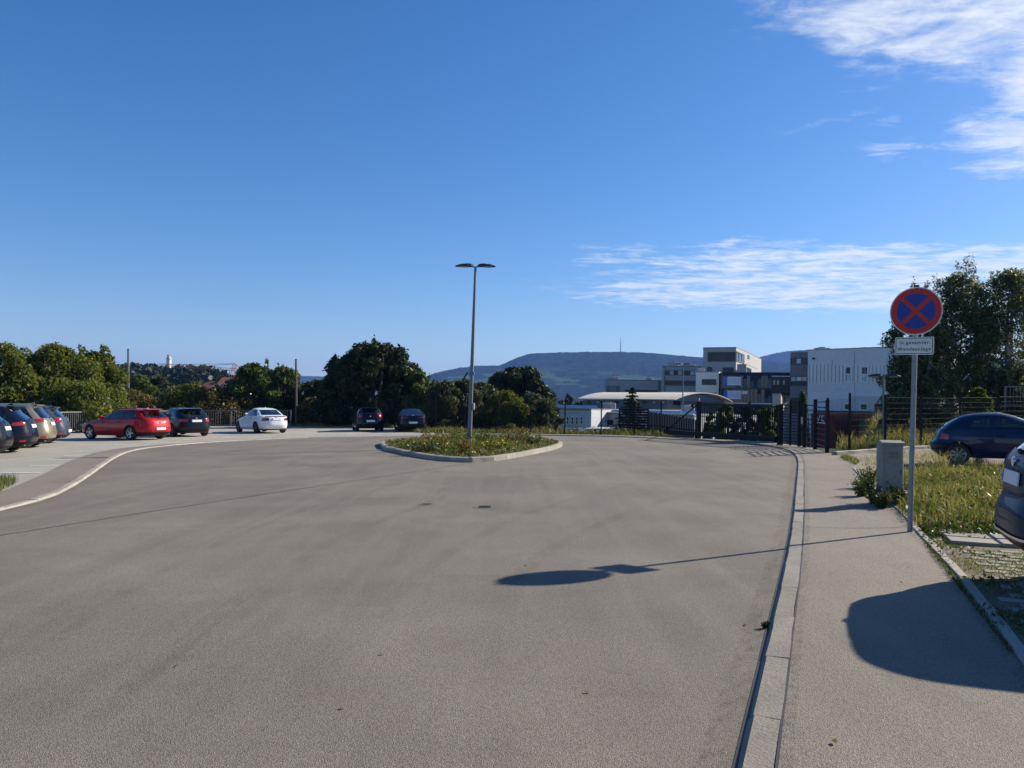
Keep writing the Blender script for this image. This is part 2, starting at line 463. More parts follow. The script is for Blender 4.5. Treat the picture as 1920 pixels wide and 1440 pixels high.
def sst(v, a, b):
    t = np.clip((v - a) / (b - a), 0, 1); return t * t * (3 - 2 * t)
def terrain(x, y):
    x = np.atleast_1d(np.asarray(x, float)); y = np.atleast_1d(np.asarray(y, float))
    d = edge_dist(x, y); r = np.hypot(x, y)
    base = SL * np.clip(x, -35, 35)
    right = sst(x - (0.425 * y + 0.6), -1.0, 2.0) * sst(y, 15, 24)
    fall = -5.2 * sst(d, 0.3, 17) - 0.012 * np.clip(d - 17, 0, 900) - 9 * sst(r, 200, 900)
    rise = 0.15 * sst(d, 0.2, 3) + 0.85 * sst(d, 2, 16) - 6 * sst(r, 90, 260)
    z = base * (1 - sst(d, 5, 60)) + fall * (1 - right) + rise * right
    # wooded hill on the left
    az = np.degrees(np.arctan2(x, y))
    hill = 16 * sst(az, -40, -27) * (1 - sst(az, -22.0, -15.5)) * sst(r, 150, 400) * (1 - sst(r, 470, 800))
    return z + hill - np.where(d > 0, 0.03, 0.10)
def tz(x, y): return float(terrain(x, y)[0])

def build_terrain():
    radii = np.concatenate([[2, 6, 10, 14, 18], np.arange(20, 70, 1.0), 70 * 1.045 ** np.arange(0, 104)])
    ang = np.radians(np.concatenate([np.arange(-180, -50, 5.0), np.arange(-50, 50, 0.8), np.arange(50, 180, 5.0)]))
    R, A = np.meshgrid(radii, ang, indexing='ij'); X = R * np.sin(A); Y = R * np.cos(A)
    Z = terrain(X.ravel(), Y.ravel()).reshape(X.shape)
    co = np.stack([X, Y, Z], -1).reshape(-1, 3); nr, na = X.shape
    i, j = np.meshgrid(np.arange(nr - 1), np.arange(na), indexing='ij'); j2 = (j + 1) % na
    f = np.stack([i * na + j, i * na + j2, (i + 1) * na + j2, (i + 1) * na + j], -1).reshape(-1, 4)
    mt = principled('meadow', (.08, .1, .03), 0.95, spec=.2); t = mt.node_tree; pos = geo_pos(t)
    c = mixrgb(t, texn(t, pos, 0.08, 6, .65, .3), (0.045, 0.065, 0.02), (0.10, 0.115, 0.04))
    c = mixrgb(t, mul(t, texn(t, pos, 0.9, 6, .7, 0, .5, .8), .8), c, (0.16, 0.13, 0.065))
    c = mixrgb(t, mul(t, texn(t, pos, 0.011, 3, .5, 0, .52, .56), .8), c, (0.10, 0.16, 0.04))
    t.links.new(c, t.nodes['Principled BSDF'].inputs['Base Color'])
    bump(t, texn(t, pos, 6, 5, .7), .8, .1)
    me = np_mesh('terrain', co, f, mt, 4); me.polygons.foreach_set('use_smooth', [True] * len(me.polygons))
    o = link('terrain', me); o['kind'] = 'structure'; o['label'] = 'rough grassy ground falling away beyond the yard'
build_terrain()

# ---------------- road and pavements
KR_px = [(1300, 1900), (1350, 1600), (1385, 1440), (1405, 1350), (1425, 1265), (1441, 1190), (1455, 1130), (1468, 1072), (1480, 1010), (1487, 960), (1491, 920),
         (1494.5, 885), (1495.5, 870), (1493.5, 860), (1488, 852), (1480, 846), (1466, 841.5), (1450, 838.5), (1425, 834.5), (1400, 831.5), (1340, 828),
         (1280, 825), (1190, 820.5), (1120, 818), (1040, 816.8), (920, 815.5), (815, 815)]
KR = smooth_line(px(*KR_px), 6)
KL_px = [(-420, 1090), (-200, 1005), (0, 958), (60, 944), (110, 927), (140, 911), (165, 895), (190, 877), (215, 860), (240, 848.5), (268, 842), (300, 838), (350, 833),
         (400, 829.5), (450, 826.5), (500, 824), (560, 821.5), (620, 820), (700, 818.5), (770, 817), (815, 815.6)]
KL = smooth_line(px(*KL_px), 6)
road_poly = [(KL[0].x, -40), *[(p.x - .05 if i < 30 else p.x, p.y) for i, p in enumerate(KL)], *[(p.x, p.y) for p in reversed(KR)], (KR[0].x, -40)]
road = sheet('road', road_poly, asphalt, 0.0)
road['label'] = 'worn grey asphalt of the turning area'

HK = 0.032
walk_r_edge = [(2600, 2600), (2050, 1440), (1920, 1245), (1860, 1163), (1800, 1085), (1738, 1018), (1713, 993), (1693, 964), (1645, 925), (1613, 893), (1593, 872), (1569, 853.5),
               (1551, 848), (1512, 837)]
WR = px(*walk_r_edge, h=HK) + [p for p in offset_line(KR, -1.45) if p.y > 29.6 and p.x < 11.2]
KRi = offset_line(KR, -0.152)
pavement_right = sheet('pavement_right', [(p.x, p.y) for p in KRi] + [(p.x, p.y) for p in reversed(WR)], asphalt_walk, HK - 0.006)
pavement_right['label'] = 'reddish grey asphalt pavement along the right kerb'
KLi = offset_line(KL, 0.152)
WL = []
for i, p in enumerate(offset_line(KL, 1.0)):
    y = KL[i].y; w = float(np.interp(y, [5, 11, 18, 22, 26, 29, 33, 42], [1.2, 1.1, 1.0, 1.05, .95, .75, .5, .35]))
    WL.append(KL[i] + (p - KL[i]) * w)
mbp = MB()
for i in range(len(KL) - 1):
    q = [KLi[i], WL[i], WL[i + 1], KLi[i + 1]]
    mbp.add([(p.x, p.y, G(p.x) + HK - 0.006) for p in q], [(3, 2, 1, 0)])
pavement_left = mbp.build('pavement_left', asphalt_walk); pavement_left['kind'] = 'structure'
pavement_left['label'] = 'reddish asphalt pavement in front of the left parking bays'
HP = HK - 0.01
back = [V2((-60, 20)), V2((-29.6, 27.2)), V2((-25.7, 40)), V2((-23.8, 58.3)), V2((-16.6, 59)), V2((-11.2, 57.2)), V2(gp(803, 800.5, HP)), V2((KL[-1].x, KL[-1].y + .4))]
parking = sheet('parking_ground', [(p.x, p.y) for p in WL] + [(p.x, p.y) for p in reversed(back)] + [(-60, WL[0].y)], parking_mat, HP)
parking['label'] = 'pale concrete ground of the left parking bays'

def kerb_stones(parent, line, length, width, height, mat, side=-1, bev=0.02, seed=1, slope=0.0, name='kerbstone', jit=0.006):
    """row of kerbstones whose road face follows line; side -1: stones lie to the right of it"""
    r = random.Random(seed); pts = resample(line, length); meshes = []
    for k in range(4):
        mb = MB(); L = length - 0.012; w = width; b = bev
        prof = [(0, -0.16), (0, height - b - slope * .0), (b + slope * 0.5, height), (w, height), (w, -0.16)]
        n = len(prof); sub = 3; vs = []
        for i in range(sub + 1):
            x = -L / 2 + L * i / sub
            for q, (yy, zz) in enumerate(prof):
                j = r.uniform(-jit, jit) if q in (1, 2, 3) else 0
                vs.append((x, side * (yy + j), zz + j * .6))
        fs = [tuple(range(n)), tuple(reversed(range(sub * n, sub * n + n)))]
        for i in range(sub):
            for q in range(n):
                a = i * n + q; c = i * n + (q + 1) % n; fs.append((a, c, c + n, a + n))
        if side > 0: fs = [tuple(reversed(f)) for f in fs]
        mb.add(vs, fs); meshes.append(mb.mesh(name, mat))
    out = []
    for a, b_ in zip(pts[:-1], pts[1:]):
        c = (a + b_) / 2; d = b_ - a
        o = link(name, meshes[r.randrange(4)], parent)
        o.location = (c.x, c.y, G(c.x) + r.uniform(-.004, .004)); o.rotation_euler = (0, -math.atan(SL) * d.x / d.length, math.atan2(d.y, d.x))
        o.scale = (d.length / length, 1, 1); out.append(o)
    return out
far_kerb = [p for p in KR if p.y > 0.5]
kerb_stones(pavement_right, far_kerb, 1.0, 0.15, HK, granite, side=-1, seed=3)
kerb_stones(pavement_left, [p for p in KL if p.x > -26], 1.0, 0.15, HK, kerb_light, side=1, bev=0.035, seed=5)
# low edging stones behind the right pavement
inner = resample([Vector(p) for p in WR[1:11]], 0.05)
kerb_stones(pavement_right, list(inner), 1.0, 0.075, HK + 0.012, concrete, side=-1, bev=0.008, seed=8, name='edging_stone', jit=.004)
# gutter joint against the right kerb, seams in the asphalt
ground_strip('gutter_joint', offset_line([p for p in KR if 0.5 < p.y < 30], 0.012), 0.03, seam_mat, 0.003, road)
ground_strip('pavement_joint', offset_line([p for p in KR if 0.5 < p.y < 30], -0.158), 0.014, seam_mat, HK - 0.002, pavement_right)
def seam(uv, w, parent=road, h=0.0035, name='asphalt_seam'):
    L = smooth_line(px(*uv, h=h), 10); r = random.Random(len(uv) + int(uv[0][0]))
    L = [p + Vector((r.uniform(-.008, .008), r.uniform(-.008, .008), 0)) for p in L]
    ground_strip(name, L, w, seam_mat, h, parent)
seam([(-200, 1041), (0, 1004), (200, 972), (400, 941), (600, 911), (760, 887), (886, 867.5)], 0.022)
seam([(1500, 987), (1600, 990), (1690, 989)], 0.014, pavement_right, HK - 0.002)
seam([(40, 904), (150, 903)], 0.02, pavement_left, HK - 0.002)
seam([(1505, 902), (1600, 899)], 0.015, pavement_right, HK - 0.002)
seam([(345, 845), (480, 843), (640, 846), (706, 845)], 0.02)
seam([(1058, 841), (1075, 841)], 0.05)
# tyre marks: thin scuffs of rubber on the asphalt
def _scuff():
    mt = bpy.data.materials.new('tyre_rubber_scuff'); mt.use_nodes = True; t = mt.node_tree; t.nodes.clear(); pos = geo_pos(t)
    df = node(t, 'ShaderNodeBsdfDiffuse'); df.inputs[0].default_value = (.075, .067, .056, 1); tr = node(t, 'ShaderNodeBsdfTransparent'); mx = node(t, 'ShaderNodeMixShader')
    f = mul(t, texn(t, pos, 1.1, 4, .6, .3, .35, .85), .15); t.links.new(f, mx.inputs[0]); t.links.new(tr.outputs[0], mx.inputs[1]); t.links.new(df.outputs[0], mx.inputs[2])
    o = node(t, 'ShaderNodeOutputMaterial'); t.links.new(mx.outputs[0], o.inputs[0]); return mt
scuff = _scuff()
for i, uv in enumerate([[(705, 852), (640, 860), (560, 873), (480, 892)], [(660, 847), (580, 858), (545, 872), (600, 884), (720, 888)], [(540, 866), (600, 877), (700, 882)], [(300, 905), (420, 900), (520, 888)],
          [(1380, 880), (1200, 905), (1000, 960), (840, 1040), (700, 1160)], [(1420, 905), (1260, 935), (1080, 1005), (940, 1100)], [(760, 905), (560, 960), (330, 1060), (60, 1230)], [(840, 930), (660, 1000), (470, 1110), (240, 1300)], [(1330, 845), (1180, 862), (1060, 880), (900, 905)]]):
    ground_strip('tyre_mark', smooth_line(px(*uv), 10), .13 + .03 * (i % 3), scuff, .0045 + .0006 * i, road)
def _grime():
    mt = bpy.data.materials.new('gutter_dirt'); mt.use_nodes = True; t = mt.node_tree; t.nodes.clear(); pos = geo_pos(t)
    df = node(t, 'ShaderNodeBsdfDiffuse'); df.inputs[0].default_value = (.07, .058, .043, 1); tr = node(t, 'ShaderNodeBsdfTransparent'); mx = node(t, 'ShaderNodeMixShader')
    f = mul(t, texn(t, pos, 14, 5, .75, .4, .45, .85), .45); t.links.new(f, mx.inputs[0]); t.links.new(tr.outputs[0], mx.inputs[1]); t.links.new(df.outputs[0], mx.inputs[2])
    o = node(t, 'ShaderNodeOutputMaterial'); t.links.new(mx.outputs[0], o.inputs[0]); return mt
grime = _grime()
ground_strip('gutter_grime', offset_line([p for p in KR if 0.5 < p.y < 34], 0.055), 0.07, grime, 0.0105, road)
ground_strip('gutter_grime', offset_line([p for p in KR if 0.5 < p.y < 34], 0.13), 0.09, grime, 0.0112, road)
ground_strip('pavement_grime', offset_line([p for p in KR if 0.5 < p.y < 30], -0.195), 0.06, grime, HK - 0.0008, pavement_right)
ground_strip('pavement_grime', offset_line(resample([Vector(p) for p in WR[1:11]], .2), .05), 0.08, grime, HK - 0.0008, pavement_right)
ground_strip('gutter_grime', offset_line([p for p in KL if p.x > -20], -0.07), 0.12, grime, 0.0105, road)
# white bay lines
bay = [((0, 886.5), (79, 887.5)), ((56, 873.5), (110, 873)), ((92, 863), (135, 862)), ((120, 855), (150, 854.2)), ((137, 847), (170, 846.5)), ((160, 841), (196, 840.6)), ((214, 834.2), (240, 835)),
       ((268, 829.5), (297, 830.3)), ((345, 825), (363, 826)), ((415, 820), (434, 822)), ((493, 817), (507, 818.8)), ((572, 815), (588, 816.6)), ((650, 813.2), (664, 814.6)), ((728, 811.8), (738, 813))]
for a, b in bay:
    ground_strip('bay_line', [V2(gp(*a, HP)), V2(gp(*b, HP))], 0.12, white_line, HP + 0.010, parking)

# covers let into the road
def road_cover(u, v, r, label, slots):
    c = gp(u, v); o = empty('road_cover', (c.x, c.y, G(c.x)), label, 'road cover')
    mb = MB(); n = 28
    ring = lambda rr, z: [(rr * math.cos(2 * math.pi * k / n), rr * math.sin(2 * math.pi * k / n), z + SL * rr * math.cos(2 * math.pi * k / n)) for k in range(n)]
    vs = ring(r * 1.18, .002) + ring(r * 1.02, .006); mb.add(vs, [(i, (i + 1) % n, n + (i + 1) % n, n + i) for i in range(n)])
    mb.build('rim', MATS['cast_iron'], o)
    mb = MB(); mb.add(ring(r, .005), [tuple(range(n))]); mb.build('lid', MATS['cast_iron'], o)
    for k in range(slots):
        y = (k - (slots - 1) / 2) * r * 1.5 / slots
        mb = MB(); mb.box((0, y, .008), (r * 1.1, r * .12, .003)); mb.build('slot', seam_mat, o)
principled('cast_iron', (0.135, 0.12, 0.10), 0.75, 0.1)
road_cover(909, 951, 0.17, 'round slotted iron drain cover in the middle of the asphalt', 5)
road_cover(801, 946, 0.12, 'small plain iron cover left of the slotted drain cover', 2)
road_cover(1660, 979, 0.07, 'tiny iron cap in the pavement beside the sign pole', 1)

# ---------------- traffic island
isl_px = [(718, 843.5), (750, 851), (795, 859.5), (845, 865.5), (890, 867), (935, 863.5), (990, 854), (1043, 842)]
front = px(*isl_px)
backp = [V2((2.05, 31.3)), V2((1.2, 34.2)), V2((-1.2, 36.0)), V2((-4.0, 35.2)), V2((-5.3, 32.0))]
def island():
    pts = front + backp
    loop = smooth_line(pts + [pts[0]], 8)
    loop = loop[:-1]
    soil_poly = offset_line(loop + [loop[0]], 0.16)[:-1]
    base = sheet('traffic_island', [(p.x, p.y) for p in soil_poly], soil, 0.10)
    base['label'] = 'planted traffic island in the middle of the turning area'
    line = loop + [loop[0]]
    kerb_stones(base, line, 0.8, 0.17, 0.14, kerb_light, side=1, bev=0.02, slope=0.10, seed=12)
    return soil_poly
ISL = island()

# ---------------- far hills
def ridge(name, label, uv, dist, near, z0, mat, seed, depth_fall=0.5, nb=50, rough=7.0):
    """hill whose skyline runs through uv at distance dist and slopes down to z0 at distance near"""
    us = np.array([p[0] for p in uv], float); vs = np.array([p[1] for p in uv], float)
    U = np.linspace(us[0], us[-1], 260); Vv = np.interp(U, us, vs)
    r = np.random.default_rng(seed)
    def fbm(x, y):
        o = 0
        for k in range(6):
            fx, fy, ph, ph2 = 2 ** k * .9, 2 ** k * 1.1, r.uniform(0, 6.3), r.uniform(0, 6.3)
            a = r.uniform(0, 6.3); o = o + np.sin(fx * (x * math.cos(a) + y * math.sin(a)) + ph + 1.7 * np.sin(fy * (y * math.cos(a) - x * math.sin(a)) + ph2)) / 1.75 ** k
        return o
    rows = []
    T = np.concatenate([np.linspace(0, 1, nb), 1 + np.linspace(0.02, .5, 10)])
    tops = [dp(u, v, dist) for u, v in zip(U, Vv)]
    tx = np.array([p.x for p in tops]); tzv = np.array([p.z for p in tops])
    for t in T:
        y = near + (dist - near) * t
        x = tx * (y / dist)
        if t <= 1: z = z0 + (tzv - z0) * (0.36 * t + 0.64 * sst(t, 0.42, 1.0))
        else: z = tzv - (t - 1) * 2 * depth_fall * (tzv - z0)
        amp = rough * (0.35 + t) * (1 - 0.9 * max(0, 1 - abs(1 - t) * 8))
        z = z + fbm(x / 260, np.full_like(x, y / 260)) * amp * .6 + r.normal(0, 1.6, len(x)) * (0.5 if t > .3 else .2)
        rows.append(np.stack([x, np.full_like(x, y), z], -1))
    co = np.array(rows); nr, na = co.shape[:2]
    i, j = np.meshgrid(np.arange(nr - 1), np.arange(na - 1), indexing='ij')
    f = np.stack([i * na + j, i * na + j + 1, (i + 1) * na + j + 1, (i + 1) * na + j], -1).reshape(-1, 4)
    me = np_mesh(name, co.reshape(-1, 3), f, mat, 4); me.polygons.foreach_set('use_smooth', [True] * len(me.polygons))
    o = link(name, me); o['kind'] = 'structure'; o['label'] = label
    return o
def hill_mat(name, mead):
    mt = principled(name, (.03, .05, .02), 1.0, spec=0.0); t = mt.node_tree; pos = geo_pos(t)
    c = mixrgb(t, texn(t, mapped(t, pos, (.03, .012, .05)), 1, 6, .65, .2), (0.003, 0.009, 0.004), (0.036, 0.052, 0.018))
    if mead:
        sp = node(t, 'ShaderNodeSeparateXYZ'); t.links.new(pos, sp.inputs[0])
        zr = node(t, 'ShaderNodeMapRange'); t.links.new(sp.outputs[2], zr.inputs[0]); zr.inputs[1].default_value = 155; zr.inputs[2].default_value = 105
        m_ = node(t, 'ShaderNodeMath', operation='MULTIPLY'); t.links.new(texn(t, mapped(t, pos, (.0032, .0013, .012)), 1, 3, .6, .5, .53, .57), m_.inputs[0]); t.links.new(zr.outputs[0], m_.inputs[1])
        c = mixrgb(t, m_.outputs[0], c, (0.09, 0.15, 0.035))
    t.links.new(c, t.nodes['Principled BSDF'].inputs['Base Color'])
    bump(t, texn(t, mapped(t, pos, (.06, .025, .06)), 1, 6, .75), 1.0, 14)
    return mt
hm = hill_mat('far_forest_hill', True); hm2 = hill_mat('farther_hill', False)
HILL = [(700, 720), (760, 714), (800, 706), (825, 697), (862, 690), (890, 687), (938, 685), (965, 673), (990, 664), (1040, 662), (1100, 660.5), (1163, 660), (1200, 661), (1240, 664), (1270, 667), (1310, 670),
        (1360, 672), (1420, 676), (1480, 683), (1560, 692), (1700, 700), (1900, 706)]
ridge('hill_far', 'long wooded table hill on the horizon behind the office buildings', HILL, 3400, 1300, -25, hm, 4)
ridge('hill_farther', 'round blue hill behind the white hall', [(1180, 700), (1300, 690), (1390, 677), (1415, 672), (1450, 663), (1480, 658), (1530, 655), (1620, 656), (1750, 662), (1950, 678)], 4600, 3700, -10, hm2, 9)
ridge('hill_low', 'faint low blue hill line on the left horizon', [(-200, 706), (100, 703), (400, 702), (560, 705), (610, 706), (700, 712), (820, 722)], 4400, 3000, -30, hm2, 15, rough=4)

def haze():
    x0, x1, y0, y1, z0, z1 = -6000, 6000, -300, 7200, -60, 345
    mb = MB(); mb.box(((x0 + x1) / 2, (y0 + y1) / 2, (z0 + z1) / 2), (x1 - x0, y1 - y0, z1 - z0))
    mt = bpy.data.materials.new('haze_air'); mt.use_nodes = True; t = mt.node_tree; t.nodes.clear()
    pv = node(t, 'ShaderNodeVolumePrincipled'); pv.inputs['Color'].default_value = (0.20, 0.42, 1.0, 1)
    pv.inputs['Density'].default_value = HAZE; pv.inputs['Anisotropy'].default_value = 0.0
    o = node(t, 'ShaderNodeOutputMaterial'); t.links.new(pv.outputs[0], o.inputs['Volume'])
    ob = mb.build('haze', mt); ob['kind'] = 'stuff'; ob['label'] = 'thin bluish air haze over the distant hills'
HAZE = 0.00012
haze()

# ================================================================== CARS
def interp(tab):
    z = np.array([p[0] for p in tab], float); x = np.array([p[1] for p in tab], float)
    return lambda q: np.interp(q, z, x)

class CarShape:
    """body as a stack of plan outlines: rear and front profile, half width and corner exponent against height"""
    def __init__(s, L, H, W, rear, front, width, belt, wheel_r, axles, n=4.6, clear=0.19, ntop=3.6):
        s.L, s.H, s.W, s.belt, s.wr, s.ax, s.z0 = L, H, W, belt, wheel_r, axles, clear
        s.xr = interp(rear); s.xf = interp([(z, L + x) for z, x in front]); s.w = interp([(z, k * W / 2) for z, k in width])
        s.n = interp([(0, n), (belt, n), (H, ntop)])
    def ring(s, z, N=72, inset=0.0, lim=None):
        a = (s.xf(z) - s.xr(z)) / 2; xc = (s.xf(z) + s.xr(z)) / 2; w = s.w(z); n = s.n(z)
        if lim is not None:
            f = min(s.xf(z), lim[1]); r = max(s.xr(z), lim[0]); a = (f - r) / 2; xc = (f + r) / 2
        a = max(a - inset, .02); w = max(w - inset, .02)
        th = np.linspace(0, 2 * math.pi, 1600); c, sn = np.cos(th), np.sin(th)
        X = xc + a * np.sign(c) * np.abs(c) ** (2 / n); Y = w * np.sign(sn) * np.abs(sn) ** (2 / n)
        # extra samples close to the axes so that the flat sides get vertices too
        arc = np.concatenate([[0], np.cumsum(np.hypot(np.diff(X), np.diff(Y)))])
        t = np.linspace(0, arc[-1], N + 1)[:-1]
        return np.stack([np.interp(t, arc, X), np.interp(t, arc, Y), np.full(N, z)], -1)
    def stack(s, zs, N=72, inset=0.0, lim=None, name='stack'):
        rings = [s.ring(z, N, inset, lim) for z in zs]
        co = [tuple(p) for r in rings for p in r]; fs = []
        for i in range(len(zs) - 1):
            for k in range(N):
                a = i * N + k; b = i * N + (k + 1) % N; fs.append((a, b, b + N, a + N))
        fs.append(tuple(reversed(range(N)))); fs.append(tuple(range((len(zs) - 1) * N, len(zs) * N)))
        me = bpy.data.meshes.new(name); me.from_pydata(co, [], fs); me.update(); return me
    def side(s, x, z, sgn=1, off=0.0):
        a = (s.xf(z) - s.xr(z)) / 2; xc = (s.xf(z) + s.xr(z)) / 2; n = s.n(z)
        k = min(1.0, abs((x - xc) / a)); y = s.w(z) * (1 - k ** n) ** (1 / n)
        return Vector((x, sgn * (y + off), z))
    def end(s, y, z, back=True, off=0.0):
        a = (s.xf(z) - s.xr(z)) / 2; xc = (s.xf(z) + s.xr(z)) / 2; n = s.n(z)
        k = min(1.0, abs(y) / s.w(z)); dx = a * (1 - k ** n) ** (1 / n) + off
        return Vector((xc - dx if back else xc + dx, y, z))
    def ang(s, th, z, off=0.0):
        """th measured from the rear centre line towards the left side"""
        a = (s.xf(z) - s.xr(z)) / 2 + off; xc = (s.xf(z) + s.xr(z)) / 2; w = s.w(z) + off; n = s.n(z); q = math.pi - th
        c, sn = math.cos(q), math.sin(q)
        return Vector((xc + a * math.copysign(abs(c) ** (2 / n), c), w * math.copysign(abs(sn) ** (2 / n), sn), z))

def patch(fn, nu, nv, flip=False):
    mb = MB(); vs = [fn(i / nu, j / nv) for j in range(nv + 1) for i in range(nu + 1)]
    fs = []
    for j in range(nv):
        for i in range(nu):
            a = j * (nu + 1) + i; q = (a, a + 1, a + nu + 2, a + nu + 1); fs.append(tuple(reversed(q)) if flip else q)
    return mb.add(vs, fs)

def lerp(a, b, t): return a + (b - a) * t

def bool_cut(base, cutters):
    ob = link('tmp_body', base); tmp = []
    for me in cutters:
        c = link('tmp_cut', me); tmp.append(c)
        md = ob.modifiers.new('b', 'BOOLEAN'); md.operation = 'DIFFERENCE'; md.solver = 'EXACT'; md.object = c
    dg = bpy.context.evaluated_depsgraph_get(); ev = ob.evaluated_get(dg)
    me = bpy.data.meshes.new_from_object(ev)
    for o in [ob] + tmp:
        d = o.data; bpy.data.objects.remove(o); bpy.data.meshes.remove(d)
    return me

_wheel_cache = {}
def wheel_meshes(r, style):
    key = (round(r, 3), style)
    if key in _wheel_cache: return _wheel_cache[key]
    n = 28; wd = 0.105
    def lathe(prof, mat, name):
        mb = MB(); m_ = len(prof)
        vs = [(q * math.cos(2 * math.pi * k / n), y, q * math.sin(2 * math.pi * k / n)) for k in range(n) for q, y in prof]
        fs = [(k * m_ + i, k * m_ + i + 1, ((k + 1) % n) * m_ + i + 1, ((k + 1) % n) * m_ + i) for k in range(n) for i in range(m_ - 1)]
        mb.add(vs, fs); return mb.mesh(name, mat, True, 50)
    rr = r * 0.68
    tyre = lathe([(rr, -wd * .9), (r * .93, -wd), (r * .985, -wd * .75), (r, -wd * .4), (r, wd * .4), (r * .985, wd * .75), (r * .93, wd), (rr, wd * .92)], rubber, 'tyre')
    mat = {'alloy': alloy, 'dark': dark_alloy, 'cap': alloy}[style]
    mb = MB()
    # rim lip and barrel
    prof = [(rr * 1.0, wd * .92), (rr * 1.0, wd * .80), (rr * .90, wd * .70), (rr * .88, -wd * .3)]
    vs = [(q * math.cos(2 * math.pi * k / n), y, q * math.sin(2 * math.pi * k / n)) for k in range(n) for q, y in prof]
    mb.add(vs, [(k * 4 + i, k * 4 + i + 1, ((k + 1) % n) * 4 + i + 1, ((k + 1) % n) * 4 + i) for k in range(n) for i in range(3)])
    ns = 5 if style != 'cap' else 8
    for k in range(ns):
        a = 2 * math.pi * k / ns + .3
        for dw in ((-.09, .09),) if style == 'cap' else ((-.15, -.035), (.035, .15)):
            d0 = Vector((math.cos(a), 0, math.sin(a))); p = Vector((-math.sin(a), 0, math.cos(a)))
            w0, w1 = dw
            q = [d0 * rr * .14 + p * rr * w0 * .8, d0 * rr * .14 + p * rr * w1 * .8, d0 * rr * .93 + p * rr * w1 * 1.25, d0 * rr * .93 + p * rr * w0 * 1.25]
            top = [v + Vector((0, wd * (.72 if i < 2 else .84), 0)) for i, v in enumerate(q)]; bot = [v + Vector((0, wd * .45, 0)) for v in q]
            mb.add(top + bot, [(0, 1, 2, 3), (7, 6, 5, 4), (0, 4, 5, 1), (1, 5, 6, 2), (2, 6, 7, 3), (3, 7, 4, 0)])
    prof2 = [(0.001, wd * .78), (rr * .15, wd * .78), (rr * .2, wd * .6), (rr * .2, 0)]
    vs = [(q * math.cos(2 * math.pi * k / 14), y, q * math.sin(2 * math.pi * k / 14)) for k in range(14) for q, y in prof2]
    mb.add(vs, [(k * 4 + i, k * 4 + i + 1, ((k + 1) % 14) * 4 + i + 1, ((k + 1) % 14) * 4 + i) for k in range(14) for i in range(3)])
    rim = mb.mesh('rim', mat)
    disc = lathe([(0.001, wd * .1), (rr * .9, wd * .1)], black_plastic, 'brake_disc')
    _wheel_cache[key] = (tyre, rim, disc)
    return _wheel_cache[key]

